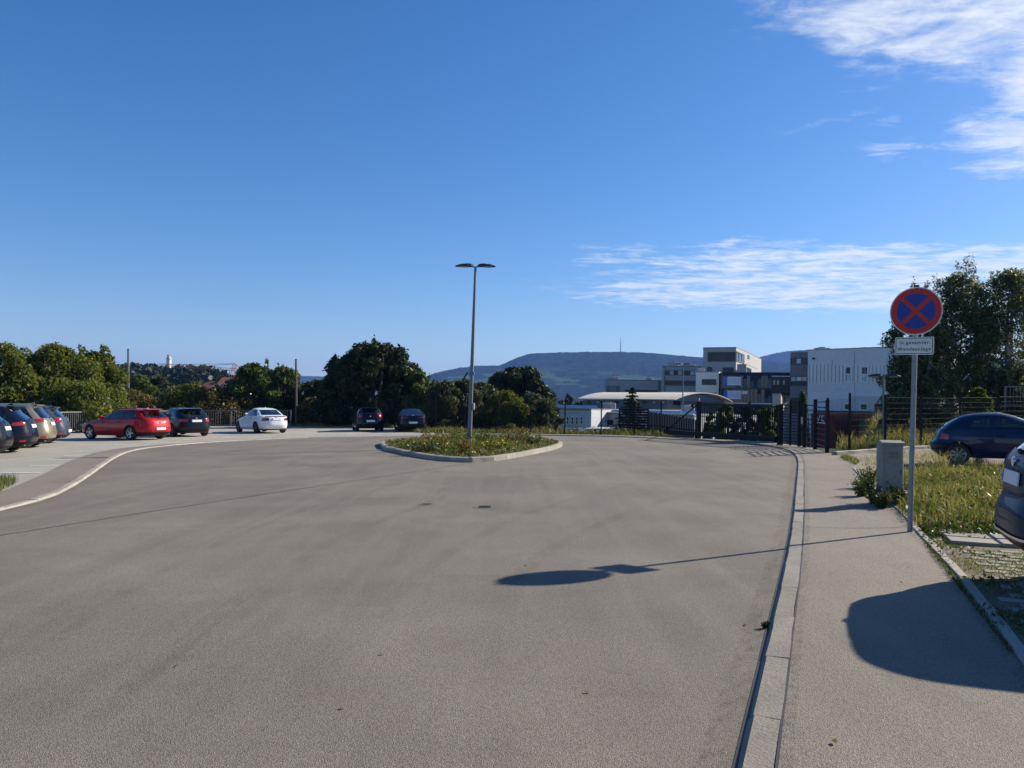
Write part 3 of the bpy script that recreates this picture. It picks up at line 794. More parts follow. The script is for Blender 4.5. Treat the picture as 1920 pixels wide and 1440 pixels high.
_car_cache = {}
def car_meshes(key):
    """(part name, mesh, matrix or None, parent key) for a car model; material 'PAINT' marks body colour"""
    if key in _car_cache: return _car_cache[key]
    p = MODELS[key]; s = p['shape']; parts = []
    zt = s.H; zs = sorted(set(np.round(np.concatenate([np.linspace(s.z0, s.belt, 17), np.linspace(s.belt, zt - .10, 11)[1:], zt - .10 * (1 - np.sin(np.linspace(0, math.pi / 2, 8)))]), 4)))
    zs[-1] = zt - 0.0008
    body = s.stack(zs, 84, name='body')
    # wheel wells
    mb = MB(); ra = s.wr + 0.055; n = 28
    for xa in s.ax:
        for sg in (-1, 1):
            y0, y1 = sg * (s.W / 2 - .30), sg * (s.W / 2 + .3)
            ring = [(xa + ra * math.cos(2 * math.pi * k / n), s.wr + ra * math.sin(2 * math.pi * k / n)) for k in range(n)]
            vs = [(x, y0, z) for x, z in ring] + [(x, y1, z) for x, z in ring]
            fs = [tuple(range(n)), tuple(reversed(range(n, 2 * n)))] + [((i + 1) % n, i, n + i, n + (i + 1) % n) for i in range(n)]
            if sg > 0: fs = [tuple(f) for f in fs]
            else: fs = [tuple(reversed(f)) for f in fs]
            mb.add(vs, fs)
    def fixed(mb_, name):
        me = mb_.mesh(name, black_plastic); bm = bmesh.new(); bm.from_mesh(me); bmesh.ops.recalc_face_normals(bm, faces=bm.faces); bm.to_mesh(me); bm.free(); return me
    wells = fixed(mb, 'wells')
    cab_lim = (float(s.xr(s.belt)) + p.get('cab_r', .12), float(s.xf(s.belt)) - .10)
    cz = np.concatenate([[0.42], np.linspace(0.6, zt - .16, 10), [zt - .09, zt - .06]])
    cabin = s.stack(list(cz), 48, 0.055, cab_lim, 'cabin')
    cuts = [wells, cabin]
    sidew = p['side']; mbs = MB()
    for q in sidew:      # q: four (x, z) corners: bottom rear, bottom front, top front, top rear
        vs = [(x, -3, z) for x, z in q] + [(x, 3, z) for x, z in q]
        mbs.add(vs, [(0, 1, 2, 3), (7, 6, 5, 4), (0, 4, 5, 1), (1, 5, 6, 2), (2, 6, 7, 3), (3, 7, 4, 0)])
    cuts.append(fixed(mbs, 'sidecut'))
    mbe = MB(); mid = s.L * .52
    def endcut(q, back):     # q: (half width bottom, z bottom, half width top, z top)
        wb, zb, wt, zt_ = q; x0 = -1.0 if back else s.L + 1.0
        pts = [(-wb, zb), (wb, zb), (wt, zt_), (-wt, zt_)]
        vs = [(x0, y, z) for y, z in pts] + [(mid + (-.05 if back else .05), y, z) for y, z in pts]
        mbe.add(vs, [(0, 1, 2, 3), (7, 6, 5, 4), (0, 4, 5, 1), (1, 5, 6, 2), (2, 6, 7, 3), (3, 7, 4, 0)])
    endcut(p['rearw'], True); endcut(p['frontw'], False)
    cuts.append(fixed(mbe, 'endcut'))
    me = bool_cut(body, cuts); me.name = 'body'
    me.materials.clear(); me.materials.append(None); me.materials.append(black_plastic)
    mi = []
    for f in me.polygons:
        c = f.center; z = c.z; a = (s.xf(z) - s.xr(z)) / 2 - .022; xc = (s.xf(z) + s.xr(z)) / 2; w = s.w(z) - .022; nn = s.n(z)
        inner = (abs((c.x - xc) / max(a, .01)) ** nn + abs(c.y / max(w, .01)) ** nn) < 1 and z < zt - .035
        low = z < p.get('clad', s.z0 + .02)
        mi.append(1 if inner or low else 0)
    me.polygons.foreach_set('material_index', mi); me.polygons.foreach_set('use_smooth', [True] * len(mi)); me.set_sharp_from_angle(angle=rad(32))
    parts.append(('body', me, None, None))
    # glass
    for q in sidew:
        (x0, z0), (x1, z1), (x2, z2), (x3, z3) = q
        for sg in (1, -1):
            f = lambda u, v: s.side(lerp(lerp(x0, x1, u), lerp(x3, x2, u), v), lerp(lerp(z0, z1, u), lerp(z3, z2, u), v), sg, -.012)
            parts.append(('side_window', patch(f, 8, 4, sg > 0).mesh('side_window', tinted, True), None, None))
    for q, back, nm in ((p['rearw'], True, 'rear_window'), (p['frontw'], False, 'windscreen')):
        wb, zb, wt, zt_ = q
        f = lambda u, v: s.end(lerp(-1, 1, u) * lerp(wb, wt, v), lerp(zb, zt_, v), back, -.012)
        parts.append((nm, patch(f, 12, 6, back).mesh(nm, tinted, True), None, None))
    # black surround of the side glass
    for sg in (1, -1):
        mb = MB(); xs0, xs1 = min(q[0][0] for q in sidew) - .02, max(q[1][0] for q in sidew) + .03; zb = sidew[0][0][1]
        mb.add([], [])
        f = lambda u, v: s.side(lerp(xs0, xs1, u), zb - .022 + .022 * v, sg, .003)
        parts.append(('window_trim', patch(f, 16, 1, sg > 0).mesh('window_trim', p.get('trim', black_plastic)), None, None))
    # lamps
    for (t0, t1, z0, z1, z2, z3, mat, nm, front) in p['lamps']:
        for sg in (1, -1):
            def f(u, v, t0=t0, t1=t1):
                th = lerp(t0, t1, u); q = s.ang(math.pi - th if front else th, lerp(lerp(z0, z1, u), lerp(z3, z2, u), v), .006)
                return Vector((q.x, q.y * sg, q.z))
            fl = (sg > 0) != front
            parts.append((nm, patch(f, 10, 4, not fl).mesh(nm, mat, True), None, None))
    # lower bumpers
    for (z0, z1, tmax, mat, nm, front) in p['bumpers']:
        f = lambda u, v: s.ang((math.pi - lerp(-tmax, tmax, u)) if front else lerp(-tmax, tmax, u), lerp(z0, z1, v), .008)
        parts.append((nm, patch(f, 24, 2, front).mesh(nm, mat, True), None, None))
    # plates
    for z, back in ((p['plate_z'], True), (0.48, False)):
        q = s.end(0, z, back, .012); sg = -1 if back else 1
        tilt = math.atan2(float(s.xr(z + .06) - s.xr(z - .06)), .12) if back else 0
        M = Matrix.Rotation(tilt, 4, 'Y')
        mb = MB(); mb.box(q, (.012, .52, .115), mtx=M); plate = mb.mesh('number_plate', plate_white)
        parts.append(('number_plate', plate, None, None))
        mb = MB(); mb.box(q + M.to_3x3() @ Vector((sg * .007, (.24 if back else -.24), 0)), (.004, .036, .105), mtx=M)
        parts.append(('country_strip', mb.mesh('country_strip', plate_blue), None, 'number_plate'))
    # door joints, handles, mirrors
    for sg in (1, -1):
        for xd in p['joints']:
            f = lambda u, v: s.side(xd + (u - .5) * .012 + p.get('lean', 0) * (v - .5), lerp(.30, s.belt - .03, v), sg, .0025)
            parts.append(('door_joint', patch(f, 1, 8, sg > 0).mesh('door_joint', black_plastic), None, None))
        for xh in p['handles']:
            q = s.side(xh, s.belt - .13, sg, .012); mb = MB(); mb.box(q, (.19, .03, .03), bev=.01)
            parts.append(('door_handle', mb.mesh('door_handle', p.get('handle', None) or black_plastic), None, None))
        xm = p['mirror']; q = s.side(xm, s.belt + .08, sg, 0); mb = MB()
        mb.box(q + Vector((0, sg * .10, .02)), (.10, .20, .13), bev=.045)
        mb.box(q + Vector((.01, sg * .0, -.03)), (.05, .12, .035))
        parts.append(('door_mirror', mb.mesh('door_mirror', [None]), None, None))
    # seats
    for xs, ys in ((p['seat'], .36), (p['seat'], -.36)):
        mb = MB(); mb.box((xs, ys, .52), (.5, .48, .2), bev=.05); mb.box((xs - .27, ys, .85), (.16, .46, .62), mtx=Matrix.Rotation(-.22, 4, 'Y'), bev=.05)
        mb.box((xs - .37, ys, 1.20), (.09, .26, .17), bev=.03)
        parts.append(('seat', mb.mesh('seat', seat_mat), None, None))
    mb = MB(); mb.box((p['seat'] - .85, 0, .52), (.5, 1.15, .2), bev=.05); mb.box((p['seat'] - 1.13, 0, .80), (.16, 1.15, .5), mtx=Matrix.Rotation(-.25, 4, 'Y'), bev=.05)
    parts.append(('rear_seat', mb.mesh('rear_seat', seat_mat), None, None))
    mb = MB(); mb.box((float(s.xf(s.belt)) - .35, 0, s.belt - .12), (.45, 1.25, .25), bev=.06); parts.append(('dashboard', mb.mesh('dashboard', seat_mat), None, None))
    # extras
    if p.get('rails'):
        x0, x1 = p['rails']
        for sg in (1, -1):
            pts = []
            for k in range(9):
                x = lerp(x0, x1, k / 8); z = zt - .075
                while s.side(x, z).y < .50 * s.W / 2 + .12 and z > zt - .2: z -= .01
                pts.append(s.side(x, z, sg, -.02) + Vector((0, 0, .055 if 0 < k < 8 else .0)))
            mb = MB(); mb.tube(pts, .016, 6); parts.append(('roof_rail', mb.mesh('roof_rail', p.get('rail_mat', black_plastic), True), None, None))
    if p.get('fin'):
        mb = MB(); xa = p['fin']; mb.add([(xa, -.03, zt - .02), (xa, .03, zt - .02), (xa + .2, 0, zt - .01), (xa + .02, 0, zt + .055)], [(0, 1, 3), (1, 2, 3), (2, 0, 3), (0, 2, 1)])
        parts.append(('antenna_fin', mb.mesh('antenna_fin', [None]), None, None))
    if p.get('spoiler'):
        x0, z = p['spoiler']; w = float(s.w(z)) * .86
        mb = MB(); mb.box((x0, 0, z), (.22, 2 * w, .030), mtx=Matrix.Rotation(-.10, 4, 'Y'), bev=.015); parts.append(('spoiler', mb.mesh('spoiler', [None]), None, None))
    q = s.end(0, p.get('wiper_z', s.belt + .02), True, .012); mb = MB(); mb.box(q, (.03, .10, .05), bev=.012); mb.bar(q, s.end(-.34, q.z + .06, True, .014), .012, .014)
    if p.get('wiper', True): parts.append(('rear_wiper', mb.mesh('rear_wiper', black_plastic), None, None))
    q = s.end(0, p['badge_z'], True, .008); mb = MB(); n = 16
    ring = [Vector((-.012, .042 * math.cos(2 * math.pi * k / n), .042 * math.sin(2 * math.pi * k / n))) + q for k in range(n)]
    mb.add(ring, [tuple(reversed(range(n)))]); mb.add(ring + [v + Vector((.02, 0, 0)) for v in ring], [(i, (i + 1) % n, n + (i + 1) % n, n + i) for i in range(n)])
    parts.append(('badge', mb.mesh('badge', chrome), None, None))
    if p.get('exhaust'):
        for yy in p['exhaust']:
            mb = MB(); q = s.end(yy, .27, True, 0); mb.tube([q + Vector((.12, 0, 0)), q + Vector((-.02, 0, 0))], .035, 12, cap=False); parts.append(('exhaust_tip', mb.mesh('exhaust_tip', chrome, True), None, None))
    for ex in p.get('extra', []): parts.append(ex(s))
    _car_cache[key] = parts
    return parts

def make_car(key, label, pos, heading, paint, group, rim='alloy', h=0.0, name='parked_car', z=None):
    """pos: ground point under the middle of the rear bumper; heading: (x, y)"""
    p = MODELS[key]; s = p['shape']
    hd = Vector((heading[0], heading[1], 0)).normalized()
    f = Vector((hd.x, hd.y, SL * hd.x)).normalized(); n = Vector((-SL, 0, 1)).normalized(); l = n.cross(f)
    root = empty(name, (0, 0, 0), label, 'car', group)
    zz = G(pos[0]) + h if z is None else z
    root.matrix_world = Matrix(((f.x, l.x, n.x, pos[0]), (f.y, l.y, n.y, pos[1]), (f.z, l.z, n.z, zz), (0, 0, 0, 1)))
    last = {}
    for nm, me, M, par in car_meshes(key):
        o = link(nm, me, last[par] if par else root); last[nm] = o
        for i, slot in enumerate(o.material_slots):
            if me.materials[i] is None:
                slot.link = 'OBJECT'; slot.material = paint
    tyre, rimm, disc = wheel_meshes(s.wr, rim)
    for xa in s.ax:
        for sg in (1, -1):
            w = empty('wheel', (xa, sg * (s.W / 2 - .135), s.wr)); w.parent = root
            w.rotation_euler = (0, random.uniform(0, 6), 0 if sg > 0 else math.pi)
            for nm, me in (('tyre', tyre), ('rim', rimm), ('brake_disc', disc)): link(nm, me, w)
    return root

def by_rear_wheel(key, u, v, heading, side, h):
    """rear bumper point so that the rear wheel on the given side (+1 left) meets the ground at pixel u, v"""
    p = gp(u, v, h); s = MODELS[key]['shape']; hd = Vector((heading[0], heading[1])).normalized(); l = Vector((-hd.y, hd.x))
    q = Vector((p.x, p.y)) - l * side * (s.W / 2 - .05) - hd * s.ax[0]
    return (q.x, q.y)

BUMP = lambda z1=.40: [(.20, z1, 1.0, black_plastic, 'rear_valance', False), (.20, z1 - .05, 1.0, black_plastic, 'front_grille', True)]
HEAD = (.30, .95, .62, .68, .76, .70, lamp_clear, 'headlamp', True)
WID = [(.18, .90), (.30, .965), (.55, 1.0), (.75, .985), (.95, .93), (1.2, .80), (1.36, .70), (1.43, .60), (1.46, .40)]
def scaled_w(H, belt):
    k = H - .0
    return [(.18, .89), (.30, .965), (.52, 1.0), (.72, .99), (belt, .935), (lerp(belt, k, .5), .825), (k - .10, .70), (k - .045, .58), (k - .015, .40), (k, .18)]
MODELS = {}
def windows(belt, top, x0b, x0t, cuts, xfb, xft, gap=.05):
    """side panes between rear and front boundary lines, split at pillars"""
    out = []; zb, zt = belt + .025, top
    lo = [x0b] + [c for c in cuts] + [xfb]; hi = [x0t] + [c - .04 for c in cuts] + [xft]
    for i in range(len(lo) - 1):
        a = 0 if i == 0 else gap / 2; b = 0 if i == len(lo) - 2 else gap / 2
        out.append([(lo[i] + a, zb), (lo[i + 1] - b, zb), (hi[i + 1] - b, zt), (hi[i] + a, zt)])
    return out

# red estate
H = 1.45; L = 4.64
MODELS['estate'] = dict(shape=CarShape(L, H, 1.81,
    [(.19, .22), (.30, .07), (.45, .0), (.62, .02), (.80, .07), (.93, .13), (1.0, .20), (1.15, .40), (1.30, .60), (1.335, .62), (1.35, .50), (1.39, .60), (1.425, .95), (1.44, 1.5), (H, 2.2)],
    [(.19, -.22), (.30, -.04), (.50, 0), (.66, -.05), (.76, -.25), (.84, -.70), (.91, -1.18), (.95, -1.30), (1.1, -1.62), (1.25, -1.96), (1.36, -2.25), (1.41, -2.5), (1.44, -2.8), (H, -3.1)],
    scaled_w(H, .95), .95, .325, (.98, 3.68)), belt=.95, side=windows(.95, 1.33, .62, .95, [1.52, 2.42], 3.10, 2.46), rearw=(.60, 1.0, .52, 1.30), frontw=(.66, .99, .54, 1.35),
    lamps=[(.10, .66, .74, .72, .86, .84, tail_red, 'tail_lamp', False), HEAD], bumpers=BUMP(.36), plate_z=.52, joints=(1.52, 2.45, 3.38), handles=(1.75, 2.72), mirror=3.02, seat=2.55,
    rails=(.75, 2.6), fin=.85, spoiler=(.52, 1.395), badge_z=.80, exhaust=(.55, -.55), wiper_z=.98)
# dark estate with bright trim
H = 1.46; L = 4.70
MODELS['estate_b'] = dict(shape=CarShape(L, H, 1.82,
    [(.19, .24), (.30, .06), (.45, .0), (.62, .03), (.80, .06), (.93, .10), (1.0, .16), (1.15, .38), (1.30, .62), (1.345, .66), (1.36, .52), (1.40, .62), (1.43, .95), (1.45, 1.5), (H, 2.2)],
    [(.19, -.22), (.30, -.04), (.50, 0), (.68, -.05), (.78, -.25), (.86, -.70), (.93, -1.18), (.97, -1.32), (1.1, -1.62), (1.25, -1.96), (1.36, -2.25), (1.41, -2.5), (1.44, -2.8), (H, -3.1)],
    scaled_w(H, .96), .96, .325, (1.0, 3.76)), belt=.96, side=windows(.96, 1.34, .70, 1.10, [1.60, 2.50], 3.14, 2.50), rearw=(.62, 1.0, .54, 1.31), frontw=(.66, 1.0, .54, 1.35),
    lamps=[(.20, .74, .76, .74, .90, .90, tail_red, 'tail_lamp', False), HEAD], bumpers=BUMP(.34), plate_z=.80, joints=(1.60, 2.52, 3.42), handles=(1.83, 2.78), mirror=3.05, seat=2.6,
    trim=chrome, rails=(.8, 2.6), rail_mat=chrome, fin=.9, spoiler=(.56, 1.405), badge_z=.93, exhaust=(.5,), wiper_z=1.0)
# saloon
H = 1.44; L = 4.58
MODELS['saloon'] = dict(shape=CarShape(L, H, 1.77,
    [(.19, .24), (.30, .06), (.48, .0), (.66, .02), (.82, .05), (.93, .10), (.965, .20), (.99, .45), (1.01, .62), (1.10, .82), (1.25, 1.16), (1.36, 1.45), (1.40, 1.70), (1.43, 2.0), (H, 2.3)],
    [(.19, -.20), (.30, -.03), (.50, 0), (.68, -.05), (.78, -.22), (.86, -.70), (.93, -1.18), (.97, -1.35), (1.1, -1.62), (1.25, -1.95), (1.35, -2.2), (1.40, -2.1), (1.43, -2.25), (H, -2.3)],
    scaled_w(H, .97), .97, .315, (1.02, 3.78), n=4.2), belt=.97, side=windows(.99, 1.33, 1.02, 1.46, [1.98], 3.02, 2.46), rearw=(.60, 1.03, .50, 1.33), frontw=(.64, 1.02, .52, 1.34),
    lamps=[(.24, .80, .72, .70, .88, .86, tail_dark, 'tail_lamp', False), HEAD], bumpers=[(.20, .26, .9, black_plastic, 'rear_valance', False), (.20, .32, .9, black_plastic, 'front_grille', True)], plate_z=.80,
    joints=(1.95, 2.9), handles=(1.72, 2.6), mirror=3.0, seat=2.45, badge_z=.92, wiper=False, exhaust=(.5,), cab_r=.75, fin=1.7)
# older dark saloon, boxier
H = 1.40; L = 4.43
MODELS['saloon_b'] = dict(shape=CarShape(L, H, 1.75,
    [(.19, .24), (.30, .04), (.48, .0), (.66, .02), (.86, .05), (.96, .08), (1.0, .18), (1.02, .42), (1.03, .58), (1.12, .80), (1.25, 1.12), (1.33, 1.38), (1.37, 1.65), (1.39, 2.0), (H, 2.3)],
    [(.19, -.20), (.30, -.03), (.50, 0), (.66, -.05), (.76, -.22), (.84, -.70), (.90, -1.14), (.94, -1.28), (1.1, -1.62), (1.25, -1.95), (1.32, -2.1), (1.37, -2.15), (1.39, -2.2), (H, -2.25)],
    scaled_w(H, .96), .96, .31, (.95, 3.54), n=5.2), belt=.96, side=windows(.98, 1.30, .98, 1.40, [1.95], 2.98, 2.42), rearw=(.62, 1.05, .50, 1.31), frontw=(.62, 1.0, .52, 1.30),
    lamps=[(.06, .62, .82, .82, .92, .92, tail_dark, 'tail_lamp', False), HEAD], bumpers=[(.20, .46, .9, black_plastic, 'rear_valance', False), (.20, .42, .9, black_plastic, 'front_grille', True)], plate_z=.56,
    joints=(1.9, 2.8), handles=(1.68, 2.5), mirror=2.95, seat=2.4, badge_z=.97, wiper=False, cab_r=.75)
# small hatch
H = 1.47; L = 4.03
MODELS['hatch'] = dict(shape=CarShape(L, H, 1.72,
    [(.19, .22), (.32, .05), (.50, .0), (.66, .03), (.86, .07), (.98, .12), (1.04, .18), (1.2, .36), (1.33, .50), (1.36, .52), (1.375, .42), (1.41, .55), (1.44, .9), (1.455, 1.3), (H, 1.9)],
    [(.19, -.20), (.32, -.03), (.50, 0), (.68, -.05), (.80, -.22), (.90, -.60), (.98, -.92), (1.02, -1.02), (1.15, -1.30), (1.28, -1.62), (1.38, -1.9), (1.43, -2.15), (1.455, -2.3), (H, -2.5)],
    scaled_w(H, 1.0), 1.0, .30, (.78, 3.24), n=4.0), belt=1.0, side=windows(1.0, 1.35, .56, .80, [1.40], 2.72, 2.16), rearw=(.60, 1.06, .50, 1.33), frontw=(.62, 1.04, .52, 1.36),
    lamps=[(.34, .78, .86, .84, 1.08, 1.10, tail_red, 'tail_lamp', False), HEAD], bumpers=BUMP(.42), plate_z=.64, joints=(1.36, 2.42), handles=(1.62,), mirror=2.62, seat=2.1, badge_z=.92, spoiler=(.45, 1.405), wiper_z=1.06, cab_r=.1)
# people carrier / tall hatches of the left row
def tall(H, L, tilt, W=1.82, lamp=(.40, .86), lz=(.84, 1.04), n=4.2, plate=.88):
    return dict(shape=CarShape(L, H, W,
        [(.19, .24), (.32, .06), (.50, .0), (.64, .02), (.86, .08), (1.0, .12), (1.08, .18), (H - .30, .18 + tilt * .7), (H - .14, .18 + tilt), (H - .12, .18 + tilt), (H - .10, .10 + tilt), (H - .06, .25 + tilt), (H - .03, .6 + tilt), (H - .012, 1.2), (H, 1.9)],
        [(.19, -.20), (.32, -.03), (.55, 0), (.74, -.05), (.88, -.25), (.96, -.65), (1.04, -1.0), (1.08, -1.12), (H - .35, -1.50), (H - .2, -1.82), (H - .1, -2.1), (H - .05, -2.4), (H - .02, -2.7), (H, -2.9)],
        scaled_w(H, 1.05), 1.05, .335, (.92, L - .9), n=n), belt=1.05, side=windows(1.05, H - .15, .55, .40 + tilt * 1.3, [1.45, 2.32], L - 1.40, L - 1.95), rearw=(.62, 1.10, .54, H - .16), frontw=(.66, 1.10, .56, H - .12),
        lamps=[(lamp[0], lamp[1], lz[0], lz[0] - .02, lz[1] - .03, lz[1], tail_red, 'tail_lamp', False), HEAD, (.45, .70, .36, .36, .43, .43, tail_red, 'reflector', False)], bumpers=BUMP(.33), plate_z=plate, joints=(1.42, 2.34, 3.2), handles=(1.68, 2.6),
        mirror=L - 1.55, seat=2.35, rails=(.6, 2.5), rail_mat=alloy, fin=.7, spoiler=(.24 + tilt, H - .068), badge_z=1.02, wiper_z=1.10, exhaust=(.5,))
MODELS['mpv'] = tall(1.56, 4.6, .30, lamp=(.36, .90))
MODELS['crossover'] = tall(1.60, 4.55, .40, lamp=(.40, .92), lz=(.92, 1.04))
MODELS['suv'] = tall(1.66, 4.50, .34, lamp=(.44, .88), lz=(.96, 1.10))
MODELS['tall_hatch'] = tall(1.57, 4.30, .34, lamp=(.40, .86), lz=(.88, 1.08), plate=.50)
# little round blue car
H = 1.37; L = 3.62
MODELS['mini'] = dict(shape=CarShape(L, H, 1.64,
    [(.20, .20), (.32, .05), (.48, .0), (.58, .02), (.64, .10), (.80, .15), (.95, .24), (1.08, .38), (1.20, .56), (1.28, .74), (1.32, .90), (1.35, 1.15), (1.362, 1.4), (H, 1.7)],
    [(.20, -.22), (.32, -.05), (.45, 0), (.58, -.05), (.70, -.18), (.82, -.52), (.90, -.82), (.95, -.95), (1.05, -1.16), (1.18, -1.46), (1.28, -1.72), (1.33, -1.92), (1.36, -2.0), (H, -1.9)],
    scaled_w(H, .90), .90, .275, (.60, 3.05), n=3.4), belt=.90, side=[[(.86, .98), (1.34, .95), (1.32, 1.24), (1.02, 1.20)], [(1.40, .945), (2.50, .92), (2.02, 1.23), (1.40, 1.245)]], rearw=(.52, .92, .44, 1.22), frontw=(.58, .97, .48, 1.27),
    lamps=[(.46, .76, .66, .65, .78, .82, tail_red, 'tail_lamp', False), HEAD], bumpers=[(.20, .56, 1.15, black_plastic, 'rear_bumper', False), (.20, .50, 1.1, black_plastic, 'front_bumper', True)], plate_z=.40, joints=(1.36, 2.52), handles=(1.55,), mirror=2.42,
    seat=1.85, badge_z=.84, wiper_z=.95, lean=0.0)
# near crossover with bright bumper trim
def trim_strip(z, t0, t1, hgt, nm, mat, off=.014):
    def mk(s):
        f = lambda u, v: s.ang(lerp(t0, t1, u), z + hgt * v + (.0 if t0 < 0 else 0), off)
        return (nm, patch(f, 40, 2).mesh(nm, mat, True), None, None)
    return mk
def exhaust_trim(sg):
    def mk(s):
        mb = MB(); pts = [s.ang(sg * t, z, .016) for t, z in ((.28, .35), (.30, .29), (.45, .275), (.62, .29), (.72, .38), (.60, .37), (.42, .355), (.28, .35))]
        mb.tube(pts, .016, 8); return ('exhaust_trim', mb.mesh('exhaust_trim', chrome, True), None, None)
    return mk
mm_ = tall(1.65, 4.49, .46, W=1.84, lamp=(.22, .90), lz=(.98, 1.10), n=4.2, plate=.925); mm_['exhaust'] = None; mm_['spoiler'] = None; mm_['rails'] = None; mm_['fin'] = None
mm_['lamps'] = [(.22, .90, .99, .96, 1.10, 1.13, tail_dark, 'tail_lamp', False), HEAD, (.38, .80, .53, .53, .57, .57, tail_red, 'reflector', False)]
mm_['bumpers'] = [(.23, .46, 1.05, black_plastic, 'rear_valance', False), (.23, .42, 1.0, black_plastic, 'front_grille', True)]
mm_['extra'] = [trim_strip(.435, -1.0, 1.0, .022, 'bumper_trim', chrome), exhaust_trim(1), exhaust_trim(-1)]
mm_['shape'].z0 = .22; mm_['wiper_z'] = 1.15; mm_['badge_z'] = 1.06
mm_['shape'].xr = interp([(.21, .30), (.32, .10), (.44, .0), (.62, .0), (.70, .02), (.755, .06), (.92, .07), (1.05, .09), (1.13, .13), (1.35, .36), (1.50, .57), (1.57, .72), (1.61, .95), (1.635, 1.35), (1.65, 2.0)])
mm_['shape'].w = interp([(z, k * .92) for z, k in [(.18, .89), (.30, .965), (.52, 1.0), (.80, .99), (1.05, .945), (1.30, .87), (1.50, .78), (1.58, .68), (1.625, .50), (1.65, .25)]])
mm_['rearw'] = (.62, 1.16, .54, 1.47)
MODELS['near_suv'] = mm_

P_black = car_paint('paint_black', (0.004, 0.0045, 0.006)); P_black2 = car_paint('paint_blue_black', (0.004, 0.006, 0.012))
P_gold = car_paint('paint_champagne', (0.30, 0.27, 0.20), .55, .3); P_slate = car_paint('paint_slate', (0.06, 0.072, 0.10), .2, .3)
P_red = car_paint('paint_red', (0.42, 0.010, 0.012), 0.15, .3); P_white = car_paint('paint_white', (0.78, 0.79, 0.80)); P_grey = car_paint('paint_dark_grey', (0.010, 0.011, 0.015), .1, .3)
P_navy = car_paint('paint_navy', (0.008, 0.017, 0.055), .05, .32); P_blue = car_paint('paint_petrol_blue', (0.016, 0.032, 0.062), .0, .4, .4); P_silver = car_paint('paint_silver', (0.45, 0.46, 0.47), .7, .3)

LROW = 'cars in the left parking row'; FAN = 'cars parked round the turning area'
hl = (-.955, -.295)
make_car('mpv', 'black people carrier nearest the camera in the left parking row', (-15.2, 23.4), hl, P_black, LROW, h=HP)
make_car('crossover', 'black car with bright roof edge between the black people carrier and the champagne car', (-16.15, 26.2), hl, P_black2, LROW, h=HP)
make_car('suv', 'champagne gold crossover in the left parking row', (-17.35, 29.3), hl, P_gold, LROW, h=HP)
make_car('tall_hatch', 'slate blue hatchback between the champagne crossover and the red estate', (-18.75, 32.7), hl, P_slate, LROW, h=HP)
hd = (-.905, .425); make_car('estate', 'bright red estate car seen side on by the railing', by_rear_wheel('estate', 243, 825.5, hd, 1, HP), hd, P_red, FAN, h=HP)
hd = (-.70, .71); make_car('estate_b', 'dark grey estate car right of the red estate', by_rear_wheel('estate_b', 322, 819, hd, 1, HP), hd, P_grey, FAN, 'dark', h=HP)
hd = (-.63, .775); make_car('saloon', 'white saloon car parked in front of the railing', by_rear_wheel('saloon', 479, 812.5, hd, 1, HP), hd, P_white, FAN, 'dark', h=HP)
hd = (-.27, .963); make_car('hatch', 'small black hatchback with round red tail lamps under the dark tree', by_rear_wheel('hatch', 667, 809, hd, 1, HP), hd, P_black, FAN, h=HP)
hd = (-.21, .978); make_car('saloon_b', 'low black saloon beside the small black hatchback', by_rear_wheel('saloon_b', 746, 809.5, hd, 1, HP), hd, P_black, FAN, 'dark', h=HP)
hr = (.935, -.355)
make_car('mini', 'little round dark blue car on the gravel at the right', by_rear_wheel('mini', 1797, 872, (.90, -.43), -1, 0.06), (.90, -.43), P_navy, 'cars on the right parking strip', 'cap', h=0.06)
make_car('near_suv', 'dark petrol blue crossover cut off by the right picture edge', (4.33, 6.74), hr, P_blue, 'cars on the right parking strip', h=0.05)

# ================================================================== YARD THINGS
HR = 0.028
E1 = Vector((.935, -.355, 0)); E2 = Vector((.355, .935, 0))
# right parking strip
rl = [(p.x, p.y) for p in WR[1:12]]
strip_right = sheet('parking_strip_right', [(rl[0][0] - .2, -40)] + rl + [(12.2, 26.3), (16.4, 28.8), (24, 35.8), (60, 35.8), (60, -40)], gravel, HR - .004)
strip_right['label'] = 'dry gravelly ground of the right parking strip'

def on_yard(o, p, h=0.0, rz=0.0):
    o.location = (p.x, p.y, G(p.x) + h); o.rotation_euler = (0, 0, rz)

